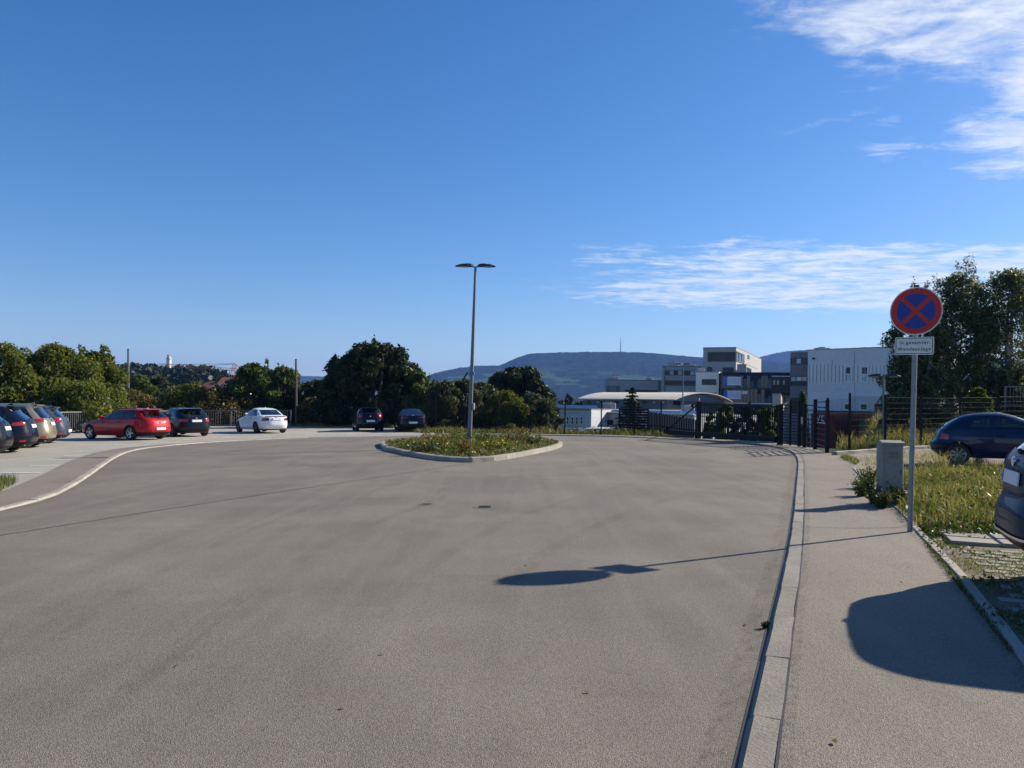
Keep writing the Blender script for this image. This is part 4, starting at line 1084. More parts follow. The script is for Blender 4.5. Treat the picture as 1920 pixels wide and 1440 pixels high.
# --- stones let into the right strip
def visible(p, u1=2010, v0=0, v1=1600):
    q = p - Vector((0, 0, EYE)); dd = q.dot(_F)
    if dd <= .1: return False
    u = 960 + FPX * q.dot(_R) / dd; v = 720 - FPX * q.dot(_U) / dd
    return -60 < u < u1 and v0 < v < v1
stone_mat = blotch_mat('paving_stone', (0.30, 0.28, 0.24), (0.22, 0.205, 0.175), 5, 0.9, fine=70, bumpk=.5, c3=(0.15, 0.135, 0.11), objrand=.2)
def paving():
    r = random.Random(4); meshes = []
    for k in range(4):
        mb = MB(); mb.box((r.uniform(-.006, .006), r.uniform(-.004, .004), -.03), (.225 + r.uniform(-.012, .006), .15 + r.uniform(-.008, .006), .09), rz=r.uniform(-.03, .03), bev=.012); meshes.append(mb.mesh('paving_stone', stone_mat))
    ang = math.atan2(E1.y, E1.x); n = 0
    for i in range(-4, 34):
        for j in range(-30, 10):
            p = Vector((4.62, 6.95, 0)) + E1 * (j * .247 + (.12 if i % 2 else 0)) + E2 * (i * .168 - 3.2)
            if p.y > 8.3 or p.y < 3.2: continue
            # only right of the edging stones
            ex = np.interp(p.y, [w.y for w in WR[1:11]], [w.x for w in WR[1:11]])
            if p.x < ex + .30 or not visible(Vector((p.x, p.y, 0))): continue
            if r.random() < .05: continue
            o = link('paving_stone', meshes[r.randrange(4)], strip_right); on_yard(o, p, HR - .011 + r.uniform(-.003, .004), ang + r.uniform(-.03, .03)); n += 1
    mb = MB(); mb.box((0, 0, -.01), (.49, .36, .09), bev=.01); slab = mb.mesh('slab', stone_mat)
    a0 = gp(1745, 1014, HR); 
    for k in range(7):
        for q in range(2):
            p = Vector((a0.x, a0.y, 0)) + E1 * (.42 + k * .51) + E2 * (q * .375)
            o = link('slab', slab, strip_right); on_yard(o, p, HR + .004 + r.uniform(-.004, .004), ang + r.uniform(-.01, .01))
    return n
bed_px = [(1722, 996), (1738, 1021), (1800, 1090), (1862, 1170), (1925, 1255), (2060, 1440), (2500, 1440), (2160, 1010)]
bed = sheet('paver_bed', [(gp(u, v, HR).x + .09, gp(u, v, HR).y) for u, v in bed_px], soil, HR - .0015, parent=strip_right)
paving()
# pale edging stones in front of the right fence
edge_line = resample([V2(gp(1569, 853, HR)), V2((13.6, 26.9)), V2((16.0, 28.5)), V2((19.4, 31.4))], .05)
kerb_stones(strip_right, edge_line, 1.0, 0.16, .13, kerb_light, side=1, seed=21, name='edging_stone', bev=.012, jit=.012)

# --- no stopping sign
def text_mesh(s, size, mat, name, spacing=1.0, bold=0.0):
    cu = bpy.data.curves.new(name, 'FONT'); cu.body = s; cu.size = size; cu.align_x = 'CENTER'; cu.align_y = 'CENTER'; cu.space_character = spacing; cu.extrude = 0.0008; cu.offset = bold
    cu.resolution_u = 3
    o = bpy.data.objects.new(name, cu); COL.objects.link(o); dg = bpy.context.evaluated_depsgraph_get()
    me = bpy.data.meshes.new_from_object(o.evaluated_get(dg)); bpy.data.objects.remove(o); bpy.data.curves.remove(cu)
    me.materials.clear(); me.materials.append(mat); return me
sign_red = blotch_mat('sign_red', (0.55, 0.022, 0.018), (0.48, 0.018, 0.016), 3, .4, fine=30, bumpk=0)
sign_blue = blotch_mat('sign_blue', (0.014, 0.040, 0.28), (0.012, 0.034, 0.24), 3, .4, fine=30, bumpk=0)
sign_white = blotch_mat('sign_white', (0.72, 0.72, 0.68), (0.64, 0.64, 0.60), 4, .45, fine=30, bumpk=0)
ink = principled('ink', (0.025, 0.025, 0.028), .5)
def sign():
    b = gp(1706, 996, HK); d = b.y
    root = empty('no_stopping_sign', (b.x, b.y, G(b.x) + HK - .006), 'round red and blue no stopping sign with small white text plate on a galvanised pole', 'road sign')
    top = dp(1718.5, 541, d) - root.location; lean = Vector((top.x, 0, top.z)).normalized()
    Lp = (dp(1718.5, 538, d) - root.location).length
    mb = MB(); mb.tube([(0, 0, -.05), lean * Lp * .5, lean * Lp], .0305, 18); mb.build('pole', galv, root, smooth=True)
    mb = MB(); mb.tube([lean * Lp, lean * (Lp + .02)], .034, 18); mb.build('pole_cap', black_plastic, root, smooth=True)
    c = dp(1719, 584, d) - root.location
    to = Vector((-.66, -.75, 0)).normalized(); rgt = Vector((to.y, -to.x, 0)) * -1; up = Vector((0, 0, 1))
    # frame: face normal = to
    def frame(center, off):
        z = to; x = up.cross(z).normalized(); y = z.cross(x)
        cc = center + z * off
        return Matrix(((x.x, y.x, z.x, cc.x), (x.y, y.y, z.y, cc.y), (x.z, y.z, z.z, cc.z), (0, 0, 0, 1)))
    rollM = Matrix.Rotation(-.02, 4, 'Z')
    R_ = .303; n = 64
    def disc(rad_, z0, z1, mat, nm, par):
        mb = MB(); mb.prism([(rad_ * math.cos(2 * math.pi * k / n), rad_ * math.sin(2 * math.pi * k / n)) for k in range(n)], z0, z1); return mb.build(nm, mat, par)
    plate = disc(R_, 0, .003, [galv_matt], 'disc', root); plate.matrix_local = frame(c, .04) @ rollM
    disc(R_ - .001, .0032, .0042, sign_white, 'white_edge', plate)
    disc(R_ * .955, .0045, .0052, sign_red, 'red_face', plate)
    ri = R_ * .735; hw = R_ * .085
    for q in range(4):
        a = math.pi / 4 + q * math.pi / 2; e0, e1 = a + math.asin(hw / ri), a + math.pi / 2 - math.asin(hw / ri)
        arc = [(ri * math.cos(lerp(e0, e1, k / 14)), ri * math.sin(lerp(e0, e1, k / 14))) for k in range(15)]
        dm = a + math.pi / 4; tip = (hw / math.sin(math.pi / 4) * math.cos(dm), hw / math.sin(math.pi / 4) * math.sin(dm))
        mb = MB(); mb.prism(arc + [tip], .0055, .0062); mb.build('blue_quarter', sign_blue, plate)
    for sx, sy in ((-.03, R_ * .93), (.03, R_ * .93), (-.03, -R_ * .93), (.03, -R_ * .93)):
        mb = MB(); mb.box((sx, sy, .0065), (.008, .008, .003)); mb.build('rivet', sign_white, plate)
    # text plate
    c2 = dp(1715.5, 649, d) - root.location; w, h = .445, .222
    def rr(w, h, rd):
        out = []
        for cx, cy, a0 in ((w / 2 - rd, h / 2 - rd, 0), (-w / 2 + rd, h / 2 - rd, 90), (-w / 2 + rd, -h / 2 + rd, 180), (w / 2 - rd, -h / 2 + rd, 270)):
            out += [(cx + rd * math.cos(rad(a0 + k * 15)), cy + rd * math.sin(rad(a0 + k * 15))) for k in range(7)]
        return out
    mb = MB(); mb.prism(rr(w, h, .022), 0, .003); tp = mb.build('text_plate', sign_white, root); tp.matrix_local = frame(c2, .04) @ rollM
    a_, b_ = rr(w - .022, h - .022, .016), rr(w - .036, h - .036, .011); mb = MB(); k = len(a_)
    mb.add([(x, y, .0042) for x, y in a_] + [(x, y, .0042) for x, y in b_], [(i, (i + 1) % k, k + (i + 1) % k, k + i) for i in range(k)]); mb.build('border', ink, tp)
    for s_, y in (('in gesamter', .040), ('Wendeanlage', -.040)):
        o = link('lettering', text_mesh(s_, .058, ink, 'lettering', 1.22, .0006), tp); o.location = (0, y, .0045)
    for cc, nm in ((c + Vector((0, 0, .16)), 'clamp'), (c - Vector((0, 0, .16)), 'clamp'), (c2, 'clamp')):
        mb = MB(); mb.box((0, 0, 0), (.068, .068, .03), rz=math.atan2(to.y, to.x), bev=.006); q = mb.build(nm, galv_matt, root); q.location = lean * (cc.z / lean.z)
sign()

# --- street lamps
lamp_grey = blotch_mat('lamp_grey', (0.17, 0.18, 0.195), (0.13, 0.14, 0.155), 4, .45, .2, fine=20, bumpk=0)
lamp_head = principled('lamp_head', (0.05, 0.055, 0.065), .5, .3)
lens_mat = principled('lamp_lens', (.55, .56, .55), .2)
def led_lamp(label, base, top, r0, r1, heads, hlen, hw, boxes=(), name='street_lamp', mat=None):
    root = empty(name, base, label, 'street lamp'); t = Vector(top) - Vector(base)
    mb = MB(); mb.tube([(0, 0, -.3), t * .02, t * .98, t], [r0, r0, r1, r1 * .9], 16); mb.build('pole', mat or lamp_grey, root, smooth=True)
    mb = MB(); mb.tube([(0, 0, 0), (0, 0, .06)], [r0 * 1.7, r0 * 1.5], 16); mb.build('base_collar', mat or lamp_grey, root, smooth=True)
    for ax, tilt in heads:
        d = Vector((math.cos(ax), math.sin(ax), 0)); s = Vector((-d.y, d.x, 0)); mb = MB()
        prof = [(.10, .35, .05), (.22, .7, .095), (.40, 1.0, .10), (.75, .95, .075), (1.0, .55, .02)]
        vs = []
        for f, w, th in prof:
            c = t + d * hlen * f + Vector((0, 0, tilt * hlen * f + .01))
            vs += [c + s * hw * w * .5, c + s * hw * w * .3 + Vector((0, 0, th)), c - s * hw * w * .3 + Vector((0, 0, th)), c - s * hw * w * .5, c - s * hw * w * .4 - Vector((0, 0, .015)), c + s * hw * w * .4 - Vector((0, 0, .015))]
        fs = [tuple(range(6)), tuple(reversed(range(24, 30)))] + [(i * 6 + k, i * 6 + (k + 1) % 6, (i + 1) * 6 + (k + 1) % 6, (i + 1) * 6 + k) for i in range(4) for k in range(6)]
        mb.add(vs, fs); hd = mb.build('lamp_head', lamp_head, root)
        mb = MB(); c = t + d * hlen * .6 + Vector((0, 0, tilt * hlen * .6 - .012)); mb.box(c, (hlen * .5, hw * .6, .014), rz=ax); mb.build('lens', lens_mat, hd)
        mb = MB(); mb.tube([t - Vector((0, 0, .02)), t + d * hlen * .16 + Vector((0, 0, tilt * hlen * .16))], .022, 8); mb.build('arm', lamp_head, root)
    for f, sz, off, m_, nm in boxes:
        mb = MB(); c = t * f + Vector(off); mb.box(c, sz, bev=.008); mb.build(nm, m_, root)
    return root
lb = ud(881.5, 29.0, .10); lt = dp(891.5, 500, 29.0)
box_white = principled('box_white', (.66, .67, .66), .5); sticker = principled('sticker', (.10, .20, .45), .5)
zf = lambda v: (dp(886, v, 29).z - lb.z) / (lt.z - lb.z)
led_lamp('tall twin headed lamp on a grey pole rising from the planted island', lb, lt, .088, .046, ((rad(2), .02), (rad(183), -.02)), .76, .30,
         ((zf(700), (.20, .18, .11), (0, -.01, 0), sticker, 'sticker'), (zf(762), (.07, .12, .26), (.12, -.03, 0), box_white, 'junction_box')))
b2 = dp(1280, 812, 72); led_lamp('slim twin headed lamp post behind the fence left of the sliding gate', (b2.x, 72, tz(b2.x, 72)), dp(1281, 684, 72), .07, .05, ((rad(5), .1), (rad(186), .06)), .75, .3)
b3 = ud(1657, 31, .25); b3.z = tz(b3.x, b3.y)
led_lamp('short flat topped lamp behind the mesh fence left of the sign pole', b3, dp(1657, 706, 31), .055, .05, ((rad(-10), .0), (rad(170), .0)), .62, .26, mat=galv_matt)

# --- bare poles on the left
wood = blotch_mat('grey_wood', (.13, .12, .105), (.09, .083, .073), 3, .9, fine=30, bumpk=.3)
def pole(label, u0, u1, v1, d, r, mat):
    b = dp(u0, 780, d); b.z = tz(b.x, d); t = dp(u1, v1, d) - b
    root = empty('utility_pole', b, label, 'pole'); mb = MB(); mb.tube([(0, 0, -.4), t * .5, t], [r * 1.15, r * 1.05, r * .85], 10); mb.build('shaft', mat, root, smooth=True)
    mb = MB(); mb.tube([t, t + Vector((0, 0, .05))], [r, r * .6], 10); mb.build('cap', lamp_head, root)
pole('pale bare pole rising from the bushes behind the red estate', 244, 240.5, 655, 66, .095, lamp_grey)
pole('dark bare pole right of the white saloon', 556, 555, 674, 60, .085, wood)

# --- cable cabinet
cab_mat = blotch_mat('cabinet_grp', (.27, .265, .24), (.19, .185, .165), 2.5, .7, fine=40, bumpk=.1, c3=(.07, .06, .045), objspace=True)
def cabinet():
    b = gp(1668, 944, HK); root = empty('cable_cabinet', (b.x, b.y, G(b.x) + HR - .02), 'weathered pale grey cable cabinet standing in weeds beside the pavement', 'utility cabinet'); root.rotation_euler = (0, 0, rad(-3))
    w, dpt, h = .335, .23, .98
    mb = MB(); mb.box((0, 0, .06), (w * .96, dpt * .96, .16), bev=.01); mb.build('plinth', concrete, root)
    mb = MB(); mb.box((0, 0, h / 2 + .06), (w, dpt, h - .12), bev=.012); mb.build('housing', cab_mat, root)
    mb = MB(); mb.box((.008, -dpt / 2 - .004, h / 2 + .06), (w - .05, .012, h - .2), bev=.005); dr = mb.build('door', cab_mat, root)
    mb = MB(); mb.box((w * .36, -dpt / 2 - .014, h * .55), (.022, .016, .07), bev=.005); mb.build('lock', dark_alloy, dr)
    mb = MB(); x, y = w / 2 + .016, dpt / 2 + .016; vs = [(-x, -y, h - .01), (x, -y, h - .01), (x, y, h - .01), (-x, y, h - .01), (-x, -y, h + .02), (x, -y, h + .02), (x, y, h + .02), (-x, y, h + .02), (-x * .9, 0, h + .055), (x * .9, 0, h + .055)]
    mb.add(vs, [(3, 2, 1, 0), (0, 1, 5, 4), (1, 2, 6, 5), (2, 3, 7, 6), (3, 0, 4, 7), (4, 5, 9, 8), (6, 7, 8, 9), (5, 6, 9), (7, 4, 8)]); mb.build('lid', cab_mat, root)
    for k in range(5):
        mb = MB(); mb.box((.0, -dpt / 2 - .012, h - .13 - k * .02), (.15, .008, .006)); mb.build('vent_slat', dark_alloy, dr)
cabinet()

# --- mesh fences
def mesh_panel(p0, p1, z0, z1, zt0=None, sx=.05, sz=.20, r=.0028):
    """double-wire mesh between two posts; p: (x, y), bottom z0/z1, height"""
    mb = MB(); a = Vector((p0[0], p0[1], 0)); b = Vector((p1[0], p1[1], 0)); L = (b - a).length; n = max(2, int(L / sx))
    h = zt0
    def w(q0, q1, r):
        d = (q1 - q0).normalized(); u = Vector((0, 0, 1)) if abs(d.z) < .9 else Vector((1, 0, 0)); s = d.cross(u).normalized() * r; t = s.cross(d).normalized() * r
        mb.add([q0 + s, q0 - s * .5 + t, q0 - s * .5 - t, q1 + s, q1 - s * .5 + t, q1 - s * .5 - t], [(0, 1, 4, 3), (1, 2, 5, 4), (2, 0, 3, 5)])
    for i in range(n + 1):
        p = a.lerp(b, i / n); z = lerp(z0, z1, i / n); w(p + Vector((0, 0, z)), p + Vector((0, 0, z + h)), r)
    k = int(h / sz)
    for j in range(k + 1):
        zz = h * j / k; w(a + Vector((0, 0, z0 + zz)), b + Vector((0, 0, z1 + zz)), r * 0.6)
    return mb
def mesh_fence(label, posts, group=None, step=False):
    """posts: (x, y, ground z, top z)"""
    o0 = posts[0]; root = empty('mesh_fence', (o0[0], o0[1], o0[2]), label, 'fence', group); B = Vector(root.location)
    for x, y, z, t in posts:
        mb = MB(); mb.box(Vector((x, y, (z + t) / 2 - .1)) - B, (.06, .06, t - z + .2)); ps = mb.build('post', dark_steel, root)
        mb = MB(); mb.box(Vector((x, y, t + .008)) - B, (.068, .068, .02)); mb.build('post_cap', black_plastic, ps)
    for p, q in zip(posts[:-1], posts[1:]):
        h = min(p[3] - p[2], q[3] - q[2]) - .10
        mb = mesh_panel((p[0] - B.x, p[1] - B.y), (q[0] - B.x, q[1] - B.y), p[2] + .06 - B.z, q[2] + .06 - B.z, h)
        o = mb.build('wire_mesh', dark_steel, root); o['kind'] = 'stuff'
    return root
posts = []
for u, d, tv in [(705, 48.8, 744), (762, 47.6, 745), (817, 46.4, 743), (873, 45.4, 745), (933, 44.4, 748), (996, 43.4, 748), (1060, 42.2, 750), (1128, 41.2, 753), (1190, 40.4, 752), (1240, 39.6, 752)]:
    p = dp(u, tv, d); posts.append((p.x, d, G(p.x) + .05, p.z))
mesh_fence('long dark mesh fence in front of the shrubs beyond the turning area', posts)
posts = []
for u, d, tv in [(1552, 25.6, 747), (1593.5, 25.9, 738), (1660, 27.7, 741), (1727, 29.5, 744), (1800, 31.5, 743), (1873, 33.5, 742), (1960, 36, 742)]:
    p = dp(u, tv, d); posts.append((p.x, d, max(tz(p.x, d), G(p.x)) + .02, p.z))
mesh_fence('dark mesh fence climbing the grass bank behind the little blue car', posts)

# --- sliding gate
def gate():
    A = dp(1307, 760, 36.4); Bq = dp(1459, 760, 30.5); a = Vector((A.x, 36.4, G(A.x) + HK)); b = Vector((Bq.x, 30.5, G(Bq.x) + HK))
    root = empty('sliding_gate', a, 'dark steel sliding gate of upright bars with an orange beacon on its post', 'gate'); L = (b - a).length; d = (b - a) / L; side = Vector((-d.y, d.x, 0)).normalized()
    hz0 = dp(1307, 757, 36.4).z - a.z; hz1 = dp(1459, 763, 30.5).z - b.z; Zp = Vector((0, 0, 1))
    top = lambda s: d * s + Zp * lerp(hz0, hz1, s / L)
    bot = lambda s: d * s
    mb = MB(); mb.bar(bot(-3.0) + Zp * .22, bot(L - .1) + Zp * .22, .12, .20); mb.build('bottom_beam', dark_steel, root)
    mb = MB(); mb.bar(top(.15), top(L - .12), .06, .07); mb.build('top_rail', dark_steel, root)
    n = 40
    for k in range(n):
        s = .22 + (L - .45) * k / (n - 1); mb = MB(); mb.bar(bot(s) + Zp * .3, top(s) - Zp * .03, .03, .03); mb.build('bar', dark_steel, root)
    mb = MB(); mb.bar(top(.0) - Zp * .05, bot(-2.9) + Zp * .3, .05, .05); mb.build('brace', dark_steel, root)
    mb = MB(); mb.bar(bot(-2.95) + Zp * .28, bot(-2.95) + Zp * .5, .06, .06); mb.build('tail_stop', dark_steel, root)
    for s, hh, w in ((0, hz0 + .08, .20), (L, hz1 + .06, .16)):
        mb = MB(); mb.box(bot(s) + side * .10 + Zp * (hh / 2 - .1), (w, .16, hh + .2), rz=math.atan2(d.y, d.x)); ps = mb.build('gate_post', dark_steel, root)
        mb = MB(); mb.box(bot(s) + side * .10 + Zp * (hh + .01), (w + .02, .18, .02), rz=math.atan2(d.y, d.x)); mb.build('post_cap', black_plastic, ps)
    mb = MB(); p = side * .1 + Zp * (hz0 + .10); mb.tube([p, p + Zp * .10, p + Zp * .14], [.05, .05, .02], 12); mb.build('beacon', principled('beacon_orange', (.75, .20, .02), .25), root, smooth=True)
    mb = MB(); mb.box(bot(L - .35) + Zp * .85 - side * .05, (.05, .05, .22)); mb.build('gate_lock', chrome, root)
    mb = MB(); mb.bar(bot(L - .45) + Zp * .95 - side * .07, bot(L - .25) + Zp * .95 - side * .07, .02, .02); mb.build('handle', chrome, root)
    mb = MB(); mb.box(bot(-.45) + Zp * (hz0 * .94), (.10, .14, .16)); mb.build('sensor_box', black_plastic, root)
gate()
# --- narrow gate for people: posts with bars between
def foot_gate():
    P = [(1466, 833, 757), (1481.5, 835, 750), (1498, 837, 752), (1508, 838.5, 757), (1528, 842.5, 749), (1550.5, 848.5, 750)]
    pts = [gp(u, v, HK) for u, v, t in P]; tops = [dp(u, t, p.y).z for (u, v, t), p in zip(P, pts)]
    root = empty('foot_gate', pts[1], 'narrow dark barred gate for walkers right of the sliding gate', 'gate'); B = Vector(root.location)
    for i, (p, t) in enumerate(zip(pts, tops)):
        w = .10 if i in (2, 3, 4, 5) else .06; mb = MB(); mb.box(Vector((p.x, p.y, (p.z + t) / 2 - .05)) - B, (w, w, t - p.z + .1)); mb.build('post', dark_steel, root)
    for i, n in ((0, 13), (1, 13), (3, 9), (4, 9)):
        p, q = pts[i], pts[i + 1]; h = min(tops[i] - p.z, tops[i + 1] - q.z)
        for k in range(n):
            z = .18 + (h - .24) * k / (n - 1); mb = MB(); mb.bar(p + Vector((0, 0, z)) - B, q + Vector((0, 0, z)) - B, .025, .035); mb.build('bar', dark_steel, root)
    mb = MB(); q = (pts[2] + pts[3]) / 2; mb.box(q + Vector((0, 0, 1.0)) - B, (.06, .06, .26)); mb.build('intercom', alloy, root)
foot_gate()
# --- louvred and slatted screens beyond the fence
def screens():
    p0, p1 = dp(1162, 760, 44.5), dp(1216, 760, 43.2); z0, z1 = dp(1162, 818, 44.5).z - .8, dp(1190, 768, 44).z
    root = empty('louvred_screen', (p0.x, 44.5, z0), 'dark screen of level louvre boards beyond the fence', 'screen'); B = Vector(root.location)
    n = 15
    for k in range(n):
        z = lerp(z0 + .3, z1, k / (n - 1)); mb = MB(); a = Vector((p0.x, 44.5, z)) - B; b = Vector((p1.x, 43.2, z)) - B; mb.bar(a, b, .03, .085, up=(.1, -.5, 1)); mb.build('louvre', dark_steel, root)
    for p, d in ((p0, 44.5), (p1, 43.2), ((p0 + p1) / 2, 43.85)):
        mb = MB(); mb.box(Vector((p.x, d + .08, (z0 + z1) / 2)) - B, (.08, .08, z1 - z0 + .15)); mb.build('post', dark_steel, root)
    p0, p1 = Vector((dp(1216, 760, 43.2).x, 43.2)), Vector((dp(1308, 760, 40.6).x, 40.6)); root = empty('slatted_screen', (p0.x, 43.2, dp(1216, 820, 43.2).z - .8), 'dark palisade of upright slats behind the tail of the sliding gate', 'screen'); B = Vector(root.location)
    n = 30
    for k in range(n):
        f = k / (n - 1); x, y = lerp(p0.x, p1.x, f), lerp(p0.y, p1.y, f); t = dp(lerp(1216, 1308, f), lerp(772, 788, f), y).z + (.05 if k % 2 else 0)
        mb = MB(); mb.box(Vector((x, y, (B.z + t) / 2)) - B, (.075, .03, t - B.z), rz=-.5); mb.build('slat', dark_steel, root)
    for zz in (.4, 1.5):
        mb = MB(); mb.bar((0, .05, zz), Vector((p1.x, p1.y + .05, B.z + zz - .2)) - B, .04, .05); mb.build('rail', dark_steel, root)
screens()

# --- railings
def railing(label, line, h, sp, mat, name='railing', zfun=None, group=None):
    z = zfun or (lambda p: G(p.x) + HP)
    B = Vector((line[0].x, line[0].y, z(line[0]))); root = empty(name, B, label, 'railing', group)
    at = lambda p, k: Vector((p.x, p.y, z(p) + k)) - B
    mbb = MB(); mbb.box((0, 0, 0), (.016, .016, h - .16)); bal = mbb.mesh('baluster', mat); mbb = MB(); mbb.box((0, 0, 0), (.05, .05, h + .3)); pst = mbb.mesh('post', mat)
    for a, b in zip(line[:-1], line[1:]):
        for k, w in ((h, .045), (.12, .035)):
            mb = MB(); mb.bar(at(a, k), at(b, k), w, w); mb.build('rail', mat, root)
        L = (b - a).length; n = int(L / sp)
        for i in range(n):
            p = a.lerp(b, (i + .5) / n); o = link('baluster', bal, root); o.location = at(p, h / 2 + .05)
        m_ = max(1, int(L / 2.0))
        for i in range(m_ + 1):
            p = a.lerp(b, i / m_); o = link('post', pst, root); o.location = at(p, h / 2 - .15)
railing('galvanised railing with upright bars behind the red and white cars', [V2((-25.0, 40.2)), V2((-23.2, 57.4)), V2((-16.7, 58.2))], 1.2, .165, galv_matt)
rr_ = [V2(dp(1884, 760, 37)), V2(dp(1990, 760, 36))]
railing('pale railing on the bank at the right picture edge', rr_, 1.0, .14, galv_matt, zfun=lambda p: dp(1900, 764, 36.5).z)

# ================================================================== BUILDINGS BEYOND THE YARD
wall_white = blotch_mat('render_white', (.74, .74, .72), (.68, .68, .66), .5, .8, fine=8, bumpk=0)
wall_grey = blotch_mat('cladding_grey', (.40, .405, .41), (.35, .355, .36), .5, .7, fine=6, bumpk=0)
wall_dark = blotch_mat('cladding_dark', (.16, .17, .19), (.13, .14, .16), .5, .6, fine=6, bumpk=0)
wall_silver = blotch_mat('cladding_silver', (.62, .64, .68), (.57, .59, .63), .4, .6, .1, fine=5, bumpk=0)
wall_beige = blotch_mat('wall_beige', (.50, .47, .40), (.44, .42, .36), .5, .8, fine=6, bumpk=0)
wall_black = principled('wall_black', (.02, .02, .022), .5)
frame_dark = principled('window_frame_dark', (.05, .055, .06), .5); frame_white = principled('window_frame_white', (.70, .70, .69), .5)
blind = principled('window_blind', (.45, .47, .47), .7)
roof_cream = blotch_mat('roof_cream', (.78, .68, .52), (.70, .61, .47), .6, .55, .1, fine=4, bumpk=0)
roof_flat = blotch_mat('roof_gravel', (.30, .29, .27), (.24, .23, .215), .6, .9, fine=5, bumpk=.2)
solar = principled('solar_cell', (.012, .03, .10), .12, 0, .8, .5)

class Facade:
    def __init__(s, root, p0, p1):
        s.root = root; s.B = Vector(root.location); s.p0 = Vector((p0[0], p0[1], 0)); s.p1 = Vector((p1[0], p1[1], 0)); s.d = (s.p1 - s.p0); s.L = s.d.length; s.d.normalize(); s.n = Vector((s.d.y, -s.d.x, 0))
    def hit(s, u, v):
        r = ray(u, v); t = (s.p0.dot(s.n)) / Vector((r.x, r.y, 0)).dot(s.n); p = Vector((r.x * t, r.y * t, EYE + r.z * t)); return ((p - s.p0).dot(s.d), p.z)
    def quad(s, a0, a1, z0, z1, th, out=0.0):
        mb = MB(); c = s.p0 + s.d * (a0 + a1) / 2 + s.n * (out + th / 2) + Vector((0, 0, (z0 + z1) / 2)) - s.B
        mb.box(c, (abs(a1 - a0), th, z1 - z0), rz=math.atan2(s.d.y, s.d.x)); return mb
    def rect(s, u0, v0, u1, v1):
        um, vm = (u0 + u1) / 2, (v0 + v1) / 2
        a0 = s.hit(u0, vm)[0]; a1 = s.hit(u1, vm)[0]; z1 = s.hit(um, v0)[1]; z0 = s.hit(um, v1)[1]; return a0, a1, z0, z1
    def window(s, u0, v0, u1, v1, nx=1, nz=1, frame=frame_dark, pane=glass_dark, fw=.07, panes=None, name='window'):
        a0, a1, z0, z1 = s.rect(u0, v0, u1, v1); mb = MB()
        def bar(x0, x1, y0, y1): q = s.quad(x0, x1, y0, y1, .07, .002); mb.add(q.v, q.f)
        bar(a0, a1, z0, z0 + fw); bar(a0, a1, z1 - fw, z1); bar(a0, a0 + fw, z0 + fw, z1 - fw); bar(a1 - fw, a1, z0 + fw, z1 - fw)
        for i in range(1, nx): x = lerp(a0, a1, i / nx); bar(x - fw * .4, x + fw * .4, z0 + fw, z1 - fw)
        for j in range(1, nz): y = lerp(z0, z1, j / nz); bar(a0 + fw, a1 - fw, y - fw * .4, y + fw * .4) if nx == 1 else None
        w = mb.build(name, frame, s.root); k = 0
        for j in range(nz):
            for i in range(nx):
                q = s.quad(lerp(a0, a1, i / nx) + fw * .4, lerp(a0, a1, (i + 1) / nx) - fw * .4, lerp(z0, z1, j / nz) + fw * .4, lerp(z0, z1, (j + 1) / nz) - fw * .4, .02, .012)
                zt_ = max(v[2] for v in q.v); k_ = random.uniform(-.01, .035); k2 = random.uniform(-.02, .02)
                q.v = [(v[0] - s.n.x * (k_ if v[2] > zt_ - 1e-4 else 0), v[1] - s.n.y * (k_ if v[2] > zt_ - 1e-4 else 0), v[2]) for v in q.v]
                q.build('pane', (panes[k] if panes else pane), w); k += 1
        return w
    def panel(s, u0, v0, u1, v1, mat, name, th=.05, out=.002):
        a0, a1, z0, z1 = s.rect(u0, v0, u1, v1); return s.quad(a0, a1, z0, z1, th, out).build(name, mat, s.root)

def block(name, label, foot, vtop, depth, mat, z0=None, roof=None, cap=.25, group=None, ztop=None, capmat=None):
    """foot: (u, d) from left to right along the visible faces; the block runs back by depth"""
    pts = [dp(u, 760, d) for u, d in foot]; u0, d0 = foot[0]
    zt = ztop if ztop is not None else dp(u0, vtop, d0).z
    zb = (min(tz(p.x, p.y) for p in pts) - .3) if z0 is None else z0
    root = empty(name, (pts[0].x, pts[0].y, zb), label, 'building', group); B = Vector(root.location)
    dirn = (pts[1] - pts[0]); dirn.z = 0; nrm = Vector((-dirn.y, dirn.x, 0)).normalized()
    bk = [pts[-1] + nrm * depth, pts[0] + nrm * depth]
    poly = [(p.x - B.x, p.y - B.y) for p in pts + bk]
    mb = MB(); mb.prism(poly, 0, zt - zb); mb.build('wall', mat, root)
    mb = MB(); cx = sum(p[0] for p in poly) / len(poly); cy = sum(p[1] for p in poly) / len(poly)
    mb.prism([(cx + (x - cx) * 1.008, cy + (y - cy) * 1.008) for x, y in poly], zt - zb - .002, zt - zb + cap * .35); mb.build('roof', capmat or roof or roof_flat, root)
    fs = [Facade(root, (pts[i].x, pts[i].y), (pts[i + 1].x, pts[i + 1].y)) for i in range(len(pts) - 1)]
    return root, fs, zt, zb

